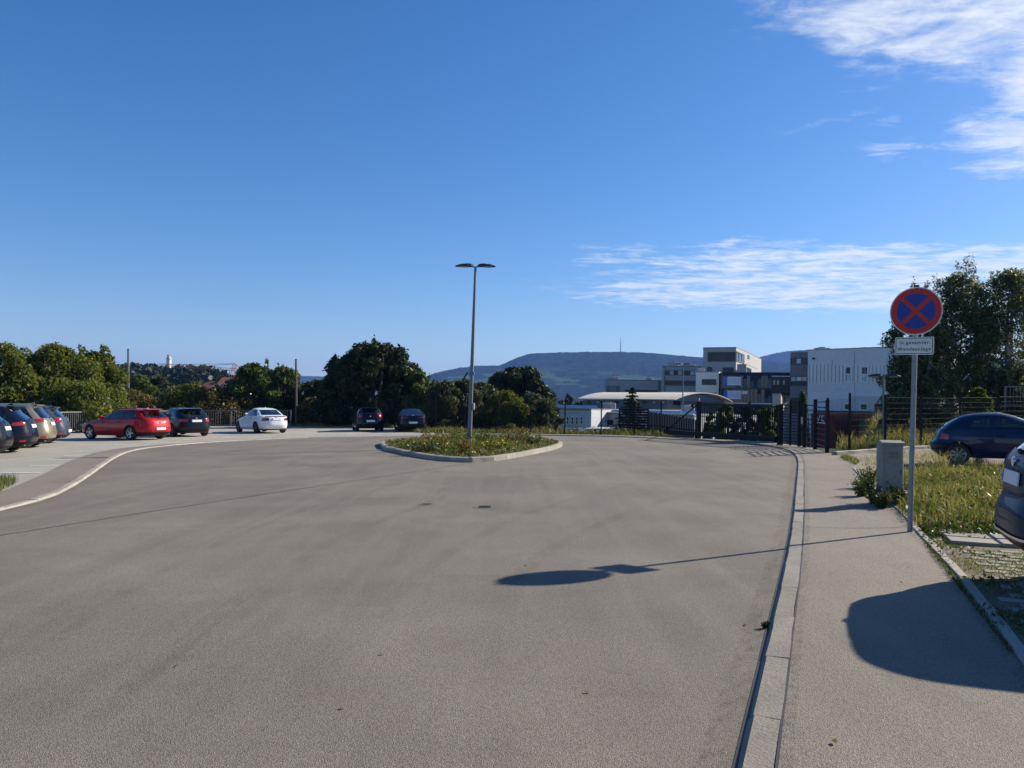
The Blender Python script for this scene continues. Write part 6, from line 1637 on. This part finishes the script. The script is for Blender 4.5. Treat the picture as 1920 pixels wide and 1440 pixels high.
for i, (u, v, w, lab) in enumerate([(835, 716, 100, 'grey green willow shrub right of the big dark tree'), (868, 713, 90, 'willow shrub just left of the lamp pole'), (905, 718, 95, 'willow shrub just right of the lamp pole'), (948, 735, 110, 'low willow shrub in front of the round dark tree'), (1000, 740, 105, 'willow shrub at the left end of the workshop'), (1030, 752, 62, 'lowest willow shrub beside the workshop windows')]):
    tree_px('willow_shrub', lab, u, 51 + (i % 3), v, w, L_wil if i % 2 == 0 else L_haz if i == 3 else L_wil, 5200, .12, 30 + i, crown_from=.0, shape='dome', nclump=28, group=GW, shoots=8, stems=3, aspect=.3, cat='shrub')
tree_px('broad_tree', 'round dark tree in front of the table hill right of the lamp pole', 968, 74, 690, 135, L_dark, 12000, .18, 40, crown_from=.3, shape='round', nclump=60, shoots=2, stems=2, clump=.24)
tree_px('broad_tree', 'dark tree half hidden left behind the round dark tree', 925, 78, 706, 90, L_dark, 4000, .18, 41, crown_from=.02, shape='dome', nclump=26, stems=2)
def conifer():
    d = 47.5; p = dp(1186, 727, d); zb = tz(p.x, d); h = p.z - zb; r = np.random.default_rng(42)
    root = empty('conifer', (p.x, d, zb), 'small spiky conifer standing before the arched cream roof', 'tree')
    mb = MB(); mb.tube([(0, 0, -.2), (0, 0, h * .5), (0, 0, h)], [.11, .07, .012], 8); mb.build('trunk', bark, root, smooth=True)
    P = []; n = 15
    for k in range(n):
        f = k / (n - 1); z = h * (.06 + .92 * f); R = 1.45 * (1 - f) ** .85 + .06; nb = 9 if f < .8 else 6
        for j in range(nb):
            a = 2 * math.pi * (j + .5 * (k % 2)) / nb + r.normal(0, .15); L = R * r.uniform(.75, 1.15); m_ = int(60 * (L / 1.4) + 14); t = r.random(m_) ** .7
            w = r.normal(0, .05 + .10 * (1 - f), m_) * (.4 + t); x = np.cos(a) * t * L - np.sin(a) * w; y = np.sin(a) * t * L + np.cos(a) * w
            P.append(np.stack([x, y, z - .28 * t * L + .10 * t * t * L + r.normal(0, .03, m_)], -1))
            if j % 3 == 0: mb = MB(); mb.tube([(0, 0, z), (math.cos(a) * L * .9, math.sin(a) * L * .9, z - .2 * L)], [.02, .006], 5); mb.build('limb', bark, root)
    link('crown', leaf_cloud('crown', np.concatenate(P), .085, r, L_con, .3, up=.6), root)
conifer()
GG = 'shrubs behind the sliding gate'
for i, (u, v, w, d, lab) in enumerate([(1362, 757, 74, 46, 'leafy shrub behind the left part of the sliding gate'), (1398, 763, 78, 45, 'dark shrub behind the middle of the sliding gate'), (1436, 763, 66, 43, 'leafy shrub behind the right part of the sliding gate'), (1462, 755, 40, 56, 'small round bush above the right end of the sliding gate'), (1334, 772, 40, 52, 'low shrub behind the gate post with the beacon'), (1505, 749, 22, 60, 'yellowish bush between the foot gate posts')]):
    tree_px('gate_shrub', lab, u, d, v, w, L_map if i != 1 else L_dark, 3400, .09, 50 + i, crown_from=.0, shape='bush', nclump=20, group=GG, stems=3, shoots=4, cat='shrub')
GR = 'trees on the right bank'
tree_px('birch', 'birch whose left edge hangs beside the round sign', 1722, 38, 556, 150, L_bir, 13000, .075, 60, crown_from=.04, shape='dome', nclump=90, group=GR, shoots=14, stems=2, barkm=bark_birch, clump=.22, aspect=.4, z0=1.0)
tree_px('birch', 'tall birch rising right behind the round sign', 1795, 40, 516, 200, L_bir, 17000, .075, 61, crown_from=.04, shape='dome', nclump=90, group=GR, shoots=18, stems=2, barkm=bark_birch, clump=.22, aspect=.4, z0=1.0)
tree_px('birch', 'tall birch at the right picture edge', 1895, 40, 508, 220, L_bir, 18000, .075, 62, crown_from=.04, shape='dome', nclump=90, group=GR, shoots=18, stems=2, barkm=bark_birch, clump=.22, aspect=.4, z0=1.0)
tree_px('leafy_bush', 'dark undergrowth below the birches left of the little blue car', 1715, 36, 700, 110, L_bir, 6000, .085, 63, crown_from=.0, shape='bush', nclump=30, group='undergrowth below the birches', stems=3, cat='bush', z0=.9)
tree_px('leafy_bush', 'light green sapling below the birches above the little blue car', 1835, 35, 728, 60, L_map, 2600, .08, 64, crown_from=.0, shape='bush', nclump=20, group='undergrowth below the birches', stems=3, cat='bush', z0=.9)
tree_px('leafy_bush', 'dark undergrowth below the birches at the right picture edge', 1890, 38, 690, 130, L_bir, 6500, .085, 65, crown_from=.0, shape='bush', nclump=30, group='undergrowth below the birches', stems=3, cat='bush', z0=.9)

# ---------------- masses of far wood
def far_wood(name, label, pts, hmin, hmax, seed, mat, cards=46, conif=.35):
    r = np.random.default_rng(seed); P = []; S = []
    for x, y in pts:
        h = r.uniform(hmin, hmax); z = tz(x, y); con = r.random() < conif
        k = cards; f = r.random(k); a = r.random(k) * 6.28
        R = (1 - f) * h * .20 + .2 if con else np.sqrt(np.maximum(0, 1 - (1.5 * f - .6) ** 2)) * h * .33
        q = np.sqrt(r.random(k))
        P.append(np.stack([x + np.cos(a) * R * q, y + np.sin(a) * R * q, z + f * h], -1))
    P = np.concatenate(P); me = leaf_cloud(name, P, (hmin + hmax) * .055, r, mat, .7)
    o = link(name, me); o['kind'] = 'stuff'; o['label'] = label
def scatter_az(n, a0, a1, r0, r1, seed):
    r = np.random.default_rng(seed); a = np.radians(r.uniform(a0, a1, n)); d = np.sqrt(r.uniform(r0 ** 2, r1 ** 2, n)); return np.stack([d * np.sin(a), d * np.cos(a)], -1)
def pxaz(u): return math.degrees(math.atan((u - 960) / FPX))
far_wood('hill_wood', 'dark wood covering the hill on the left', scatter_az(1000, pxaz(120), pxaz(445), 300, 520, 1), 6, 11, 2, L_far, 60)
far_wood('valley_wood', 'distant mass of trees in the valley left of the lamp', np.concatenate([scatter_az(330, pxaz(-60), pxaz(900), 100, 230, 3), scatter_az(500, pxaz(-60), pxaz(1130), 230, 620, 13)]), 4, 8, 4, L_far, 46, .15)
far_wood('town_trees', 'distant trees between the workshop and the table hill', np.concatenate([scatter_az(26, pxaz(1036), pxaz(1128), 120, 150, 5), scatter_az(160, pxaz(1000), pxaz(1900), 200, 520, 6)]), 5, 9, 7, L_far, 60, .1)

# ---------------- grass and herbs
def in_poly(P, poly):
    x, y = P[:, 0], P[:, 1]; ins = np.zeros(len(P), bool); n = len(poly)
    for i in range(n):
        ax, ay = poly[i]; bx, by = poly[(i + 1) % n]; den = (by - ay) if by != ay else 1e-9
        ins ^= ((ay > y) != (by > y)) & (x < (bx - ax) * (y - ay) / den + ax)
    return ins
def sample_poly(poly, n, r):
    A = np.array(poly); lo, hi = A.min(0), A.max(0); out = np.zeros((0, 2))
    while len(out) < n:
        P = lo + (hi - lo) * r.random((n * 2, 2)); out = np.concatenate([out, P[in_poly(P, poly)]])
    return out[:n]
def blades(name, P, z, h, w, r, mat, lean=.35, curl=.4):
    """two segment grass blades: P (n,2), z (n), h (n)"""
    n = len(P); a = r.random(n) * 6.283; s = np.stack([np.cos(a), np.sin(a), np.zeros(n)], -1) * (w * (.6 + .8 * r.random(n)))[:, None] * .5
    b = r.random(n) * 6.283; ln = np.stack([np.cos(b), np.sin(b), np.zeros(n)], -1) * (h * np.abs(r.normal(0, lean, n)))[:, None]
    base = np.stack([P[:, 0], P[:, 1], z], -1); up = np.zeros((n, 3)); up[:, 2] = h
    mid = base + up * .6 + ln * .35; tip = base + up * (1 - .25 * np.minimum(1, np.linalg.norm(ln, axis=1) / np.maximum(h, 1e-3)))[:, None] + ln * (1 + curl)
    co = np.stack([base - s, base + s, mid - s * .75, mid + s * .75, tip], 1).reshape(-1, 3); o = np.arange(n)[:, None] * 5
    f = np.concatenate([o + np.array([[0, 1, 2]]), o + np.array([[1, 3, 2]]), o + np.array([[2, 3, 4]])], 0)
    return np_mesh(name, co, f, mat, 3)
def stuff(name, label, me):
    o = link(name, me); o['kind'] = 'stuff'; o['label'] = label; return o
def gz(P): return SL * P[:, 0]
def patchy(P, r, sc=1.5, thr=.5):
    v = np.zeros(len(P))
    for k in range(4):
        a = r.uniform(0, 6.3); v += np.sin((P[:, 0] * math.cos(a) + P[:, 1] * math.sin(a)) * sc * (1 + k * .7) + r.uniform(0, 6.3))
    return .5 + v / 8
# island
r = np.random.default_rng(21); poly = [(p.x, p.y) for p in ISL]; cxy = np.mean(np.array(poly), 0)
P = sample_poly(poly, 15000, r); dist = np.min(np.stack([np.hypot(P[:, 0] - a, P[:, 1] - b) for a, b in poly[::2]]), 0); pt_ = patchy(P, r, .9)
hh = np.clip(.08 + .07 * dist, .08, .27) * (.6 + .8 * pt_) * r.uniform(.6, 1.3, len(P))
stuff('island_grass', 'wild grass on the traffic island', blades('island_grass', P[:9000], gz(P[:9000]) + .10, hh[:9000], .016, r, L_grass))
Q = P[9000:]; hq = hh[9000:]; zq = gz(Q) + .10 + hq * r.random(len(Q)); stuff('island_herbs', 'leafy herbs covering the traffic island', leaf_cloud('island_herbs', np.stack([Q[:, 0], Q[:, 1], zq], -1), .045, r, L_weed, .5))
Q = P[:2600]; sel = pt_[:2600] > .45; Q2 = P[2600:6000]; stuff('island_dry_grass', 'brown dry stalks on the traffic island', blades('island_dry_grass', Q2, gz(Q2) + .1, hh[2600:6000] * 1.2, .012, r, L_dry, .25))
def plant(name, label, x, y, z, h, w, mat, flower, seed, nl=160, nf=40, lsz=.045, cat='plant', group='flowering plants on the island'):
    r = np.random.default_rng(seed); root = empty(name, (x, y, z), label, cat, group)
    n = 16; a = r.random(n) * 6.28; q = np.sqrt(r.random(n)) * w * .35; tips = np.stack([np.cos(a) * q * 1.6, np.sin(a) * q * 1.6, h * r.uniform(.7, 1.05, n)], -1)
    mb = MB()
    for t in tips: mb.bar((t[0] * .3, t[1] * .3, -.02), tuple(t), .008, .008)
    mb.build('stem', MATS['weed'], root)
    k = r.integers(0, n, nl); f = r.random(nl)[:, None]; pts = tips[k] * np.concatenate([f * .7 + .3, f * .7 + .3, f], 1) + r.normal(0, w * .07, (nl, 3)); pts[:, 2] = np.maximum(pts[:, 2], .01)
    link('leaves', leaf_cloud('leaves', pts, lsz, r, mat, .4), root)
    if flower is not None:
        k = r.integers(0, n, nf); pts = tips[k] + r.normal(0, w * .08, (nf, 3)) * np.array([1, 1, .5]); link('blossoms', leaf_cloud('blossoms', pts, .034, r, flower, .9, up=1.5), root)
for i, (u, v, h, w, m_, fl, lab) in enumerate([(833, 846, .42, .8, L_grass, F_yel, 'yellow flowering clump left of the lamp pole on the island'), (822, 838, .50, .9, L_brown, F_org, 'orange blooming clump at the left middle of the island'),
        (770, 842, .32, .8, L_grass, F_rus, 'low rusty seed clump near the left tip of the island'), (880, 853, .40, .7, L_brown, F_rus, 'brown leafy clump at the front of the island'), (908, 838, .55, 1.0, L_weed, None, 'dark green leafy clump right of the lamp pole'),
        (965, 833, .70, .9, L_brown, F_org, 'tall brown orange clump right of the lamp on the island'), (1000, 836, .45, .6, L_weed, F_yel, 'green clump near the right tip of the island'), (925, 846, .36, .8, L_haz, F_yel, 'yellow green clump at the right front of the island'), (860, 834, .55, .9, L_haz, None, 'bright green clump just left of the lamp pole'), (795, 848, .28, .8, L_weed, F_wht, 'low pale seeded clump at the left front edge of the island')]):
    p = gp(u, v, .1); plant('island_plant', lab, p.x, p.y, G(p.x) + .1, h * .9, w * 1.25, m_, fl, 80 + i, 520, 34)
# far verge in front of the mesh fence
vpoly = [(p.x, p.y) for p in offset_line(KR, -1.5) if p.y > 37 and p.x < 7.5]; vpoly = vpoly + [(-5.3, 47.4), (-2, 46.6), (2.9, 43.6), (7.0, 40.5)][::1]
def verge():
    r = np.random.default_rng(22); a = np.array([(-4.3, 42.2), (8.2, 38.0)]); b = np.array([(-6.0, 48.5), (7.8, 41.5)])
    n = 13000; s = r.random(n)[:, None]; t = r.random(n)[:, None]; P = (a[0] + (a[1] - a[0]) * s) * (1 - t) + (b[0] + (b[1] - b[0]) * s) * t
    e = np.array([(p.x, p.y) for p in offset_line(KR, -1.55) if p.y > 30]); ok = np.min(np.stack([np.hypot(P[:, 0] - q[0], P[:, 1] - q[1]) for q in e[::2]]), 0) > .1
    ky = np.interp(P[:, 0], e[::-1, 0] if e[0, 0] > e[-1, 0] else e[:, 0], e[::-1, 1] if e[0, 0] > e[-1, 0] else e[:, 1]); P = P[ok & (P[:, 1] > ky)]
    z = np.maximum(terrain(P[:, 0], P[:, 1]), gz(P) - .1); pt = patchy(P, r, .8); h = (.15 + .35 * pt) * r.uniform(.6, 1.3, len(P)) * np.clip((P[:, 1] - np.interp(P[:, 0], e[::-1, 0], e[::-1, 1])) * .5 + .3, .2, 1.1)
    k = len(P) // 2
    stuff('verge_grass', 'rough green grass strip in front of the far mesh fence', blades('verge_grass', P[:k], z[:k], h[:k], .03, r, L_grass)); k2 = int(len(P) * .75)
    stuff('verge_dry_grass', 'dry stalks in the strip before the far mesh fence', blades('verge_dry_grass', P[k:k2], z[k:k2], h[k:k2] * 1.15, .02, r, L_dry)); Q = P[k2:]
    stuff('verge_herbs', 'leafy herbs in the strip before the far mesh fence', leaf_cloud('verge_herbs', np.stack([Q[:, 0], Q[:, 1], z[k2:] + h[k2:] * r.random(len(Q))], -1), .06, r, L_weed, .5))
verge()
def area(name, label, poly, n, hlo, hhi, w, mat, seed, zf=None, thr=None, lean=.35, sc=1.2, leafy=False, size=.05):
    r = np.random.default_rng(seed); P = sample_poly(poly, n, r); pt = patchy(P, r, sc)
    if thr is not None: keep = pt > thr; P = P[keep]; pt = pt[keep]
    z = (zf(P) if zf else gz(P) + HR); h = lerp(hlo, hhi, pt) * r.uniform(.5, 1.3, len(P))
    me = leaf_cloud(name, np.stack([P[:, 0], P[:, 1], z + h * r.random(len(P))], -1), size, r, mat, .45) if leafy else blades(name, P, z, h, w, r, mat, lean)
    return stuff(name, label, me)
tzf = lambda P: np.maximum(terrain(P[:, 0], P[:, 1]), -50)
# strip behind the parked black cars and under the big tree
area('rough_grass', 'rough dry grass at the foot of the big dark tree', [(-17, 58.6), (-11, 57), (-6.6, 52), (-5.0, 47.3), (-5.3, 44.6), (-7.0, 46.5), (-6.9, 52), (-11.2, 56), (-17, 57.6)], 7000, .15, .5, .03, L_dry, 31, tzf)
area('rough_weeds', 'green weeds between the parking bays and the far mesh fence', [(-11, 57.5), (-6.6, 52), (-4.7, 47.6), (-4.6, 42.6), (-5.4, 44.6), (-7.0, 46.8), (-7.2, 52), (-11.2, 56.6)], 5000, .12, .45, .03, L_grass, 32, tzf)
# bank on the right behind its fence
bank = [(11.6, 26.7), (13.6, 27.6), (16.4, 29.4), (21, 33.8), (30, 40), (30, 50), (18, 46), (14.2, 34)]
area('bank_grass', 'long green grass on the bank behind the right fence', bank, 15000, .2, .6, .022, L_grass, 33, tzf); area('bank_dry_grass', 'long dry grass stalks on the bank behind the right fence', bank, 9000, .3, .8, .014, L_dry, 34, tzf, lean=.25)
area('bank_herbs', 'leafy herbs on the bank behind the right fence', bank, 7000, .1, .55, .02, L_weed, 35, tzf, leafy=True, size=.06)
# tall grass between the cabinet and the near blue car
W_ = lambda *uv: [(gp(u, v, HR).x, gp(u, v, HR).y) for u, v in uv]
tall_poly = W_((1690, 966), (1715, 985), (1800, 990), (1885, 985), (1980, 960), (1980, 905), (1840, 884), (1760, 880), (1690, 890), (1672, 935))
area('tall_grass', 'tall green grass between the cable cabinet and the near blue car', tall_poly, 10500, .05, .27, .009, L_grass, 36, sc=1.6, thr=.30, lean=.4)
area('tall_dry_grass', 'tall straw coloured grass stalks behind the sign pole', W_((1700, 950), (1790, 968), (1880, 955), (1980, 935), (1980, 880), (1840, 874), (1740, 878), (1690, 900)), 6500, .10, .34, .006, L_dry, 37, sc=1.3, thr=.34, lean=.4)
area('tall_herbs', 'leafy weeds in the tall grass beside the sign pole', tall_poly, 5500, .05, .24, .01, L_weed, 38, leafy=True, size=.032)
# thin growth on the gravel
grav = W_((1590, 868), (1640, 925), (1720, 990), (1990, 1000), (2100, 900), (2050, 868), (1760, 846), (1640, 848))
area('gravel_grass', 'thin dry grass on the gravel of the right strip', grav, 9000, .03, .12, .010, L_dry, 39, thr=.45, sc=1.6); area('gravel_weeds', 'thin green grass on the gravel of the right strip', grav, 6000, .03, .11, .010, L_grass, 40, thr=.52, sc=1.1)
# weeds between pavers
pav = W_((1716, 992), (1738, 1020), (1800, 1088), (1862, 1168), (1925, 1252), (2060, 1440), (2300, 1440), (2100, 1000), (1990, 985))
area('paver_moss', 'short green growth between the paving stones', pav, 17000, .010, .035, .008, L_grass, 41, thr=.30, sc=2.2); area('paver_weeds', 'small leafy weeds between the paving stones', pav, 3800, .01, .07, .01, L_weed, 42, thr=.50, sc=2.0, leafy=True, size=.022)
area('edge_weeds', 'broad leaved weeds between the sign pole and the concrete slabs', W_((1725, 988), (1745, 1008), (1920, 1004), (1920, 985)), 1500, .02, .12, .01, L_weed, 43, leafy=True, size=.036)
area('pavement_edge_growth', 'dark weeds creeping over the pavement edge by the slabs', W_((1728, 1012), (1742, 1022), (1800, 1094), (1860, 1172), (1905, 1230), (1893, 1226), (1850, 1170), (1790, 1094)), 900, .01, .05, .006, L_weed, 44, zf=lambda P: gz(P) + HK, lean=.5)
# herbs round the cabinet
for i, (u, v, h, w, lab) in enumerate([(1640, 944, .38, .36, 'dark leafy weed at the left foot of the cable cabinet'), (1628, 915, .40, .4, 'weed tuft behind the left side of the cable cabinet'), (1652, 952, .24, .3, 'weed in front of the cable cabinet'), (1690, 948, .30, .3, 'weed between the cable cabinet and the sign pole'), (1618, 930, .3, .35, 'small weed leaning over the pavement by the cable cabinet')]):
    p = gp(u, v, HR); plant('cabinet_weed', lab, p.x, p.y, G(p.x) + HR, h, w, L_weed, None, 110 + i, 1100, lsz=.021, group='weeds round the cable cabinet')
for i, (u, v, lab) in enumerate([(1800, 878, 'arching straw grass tuft before the wheel of the little blue car'), (1836, 872, 'arching straw grass tuft in front of the blue car door'), (1765, 884, 'arching straw grass tuft right of the sign pole')]):
    p = gp(u, v, HR); root = empty('grass_tuft', (p.x, p.y, G(p.x) + HR), lab, 'grass tuft', 'arching grass tufts'); r = np.random.default_rng(130 + i); n = 90
    link('blades', blades('blades', r.normal(0, .07, (n, 2)), np.zeros(n), r.uniform(.35, .62, n), .008, r, L_dry, .45, .5), root)
p = gp(1441, 1178, 0); plant('kerb_weed', 'small green weed growing from the kerb joint', p.x - .02, p.y, G(p.x), .045, .06, L_weed, None, 140, 40, lsz=.009, group='weeds in the kerb joint')
area('bed_grass', 'grass in the corner bed at the left picture edge', W_((-120, 960), (0, 922), (34, 905), (20, 897), (-60, 900), (-200, 930)), 2600, .08, .30, .012, L_grass, 45, zf=lambda P: gz(P) + HP)
area('tuft_grass', 'green grass tuft beside the pavement near the foot gate', W_((1575, 858), (1605, 872), (1612, 866), (1590, 856)), 700, .05, .16, .012, L_grass, 46)
# fallen leaves on the asphalt
def litter():
    r = np.random.default_rng(47); pts = []
    for u, v in [(1397, 1173), (1250, 1027), (1370, 886), (1408, 887), (862, 979), (645, 931), (710, 960), (715, 1228), (640, 1330), (985, 1062), (22, 1014), (1690, 1100), (1706, 1068), (1700, 1063), (1560, 1083), (1565, 1405), (1840, 1292), (1770, 1200), (450, 1090), (330, 1250), (1100, 1300)]:
        p = gp(u, v); pts.append((p.x, p.y, G(p.x) + (HK + .008 if u > 1500 else .006)))
    o = stuff('fallen_leaves', 'scattered small dry leaves on the asphalt', leaf_cloud('fallen_leaves', np.array(pts), .016, r, L_brown, .6, up=6))
litter()
# driveway behind the gate
sheet('driveway', [(8.9, 36.6), (11.4, 30.3), (13.2, 31.5), (17.5, 44), (24, 60), (19, 62), (13.5, 48)], driveway_mat, .06, zfun=lambda x, y: tz(x, y))['label'] = 'dark asphalt driveway falling away behind the sliding gate'
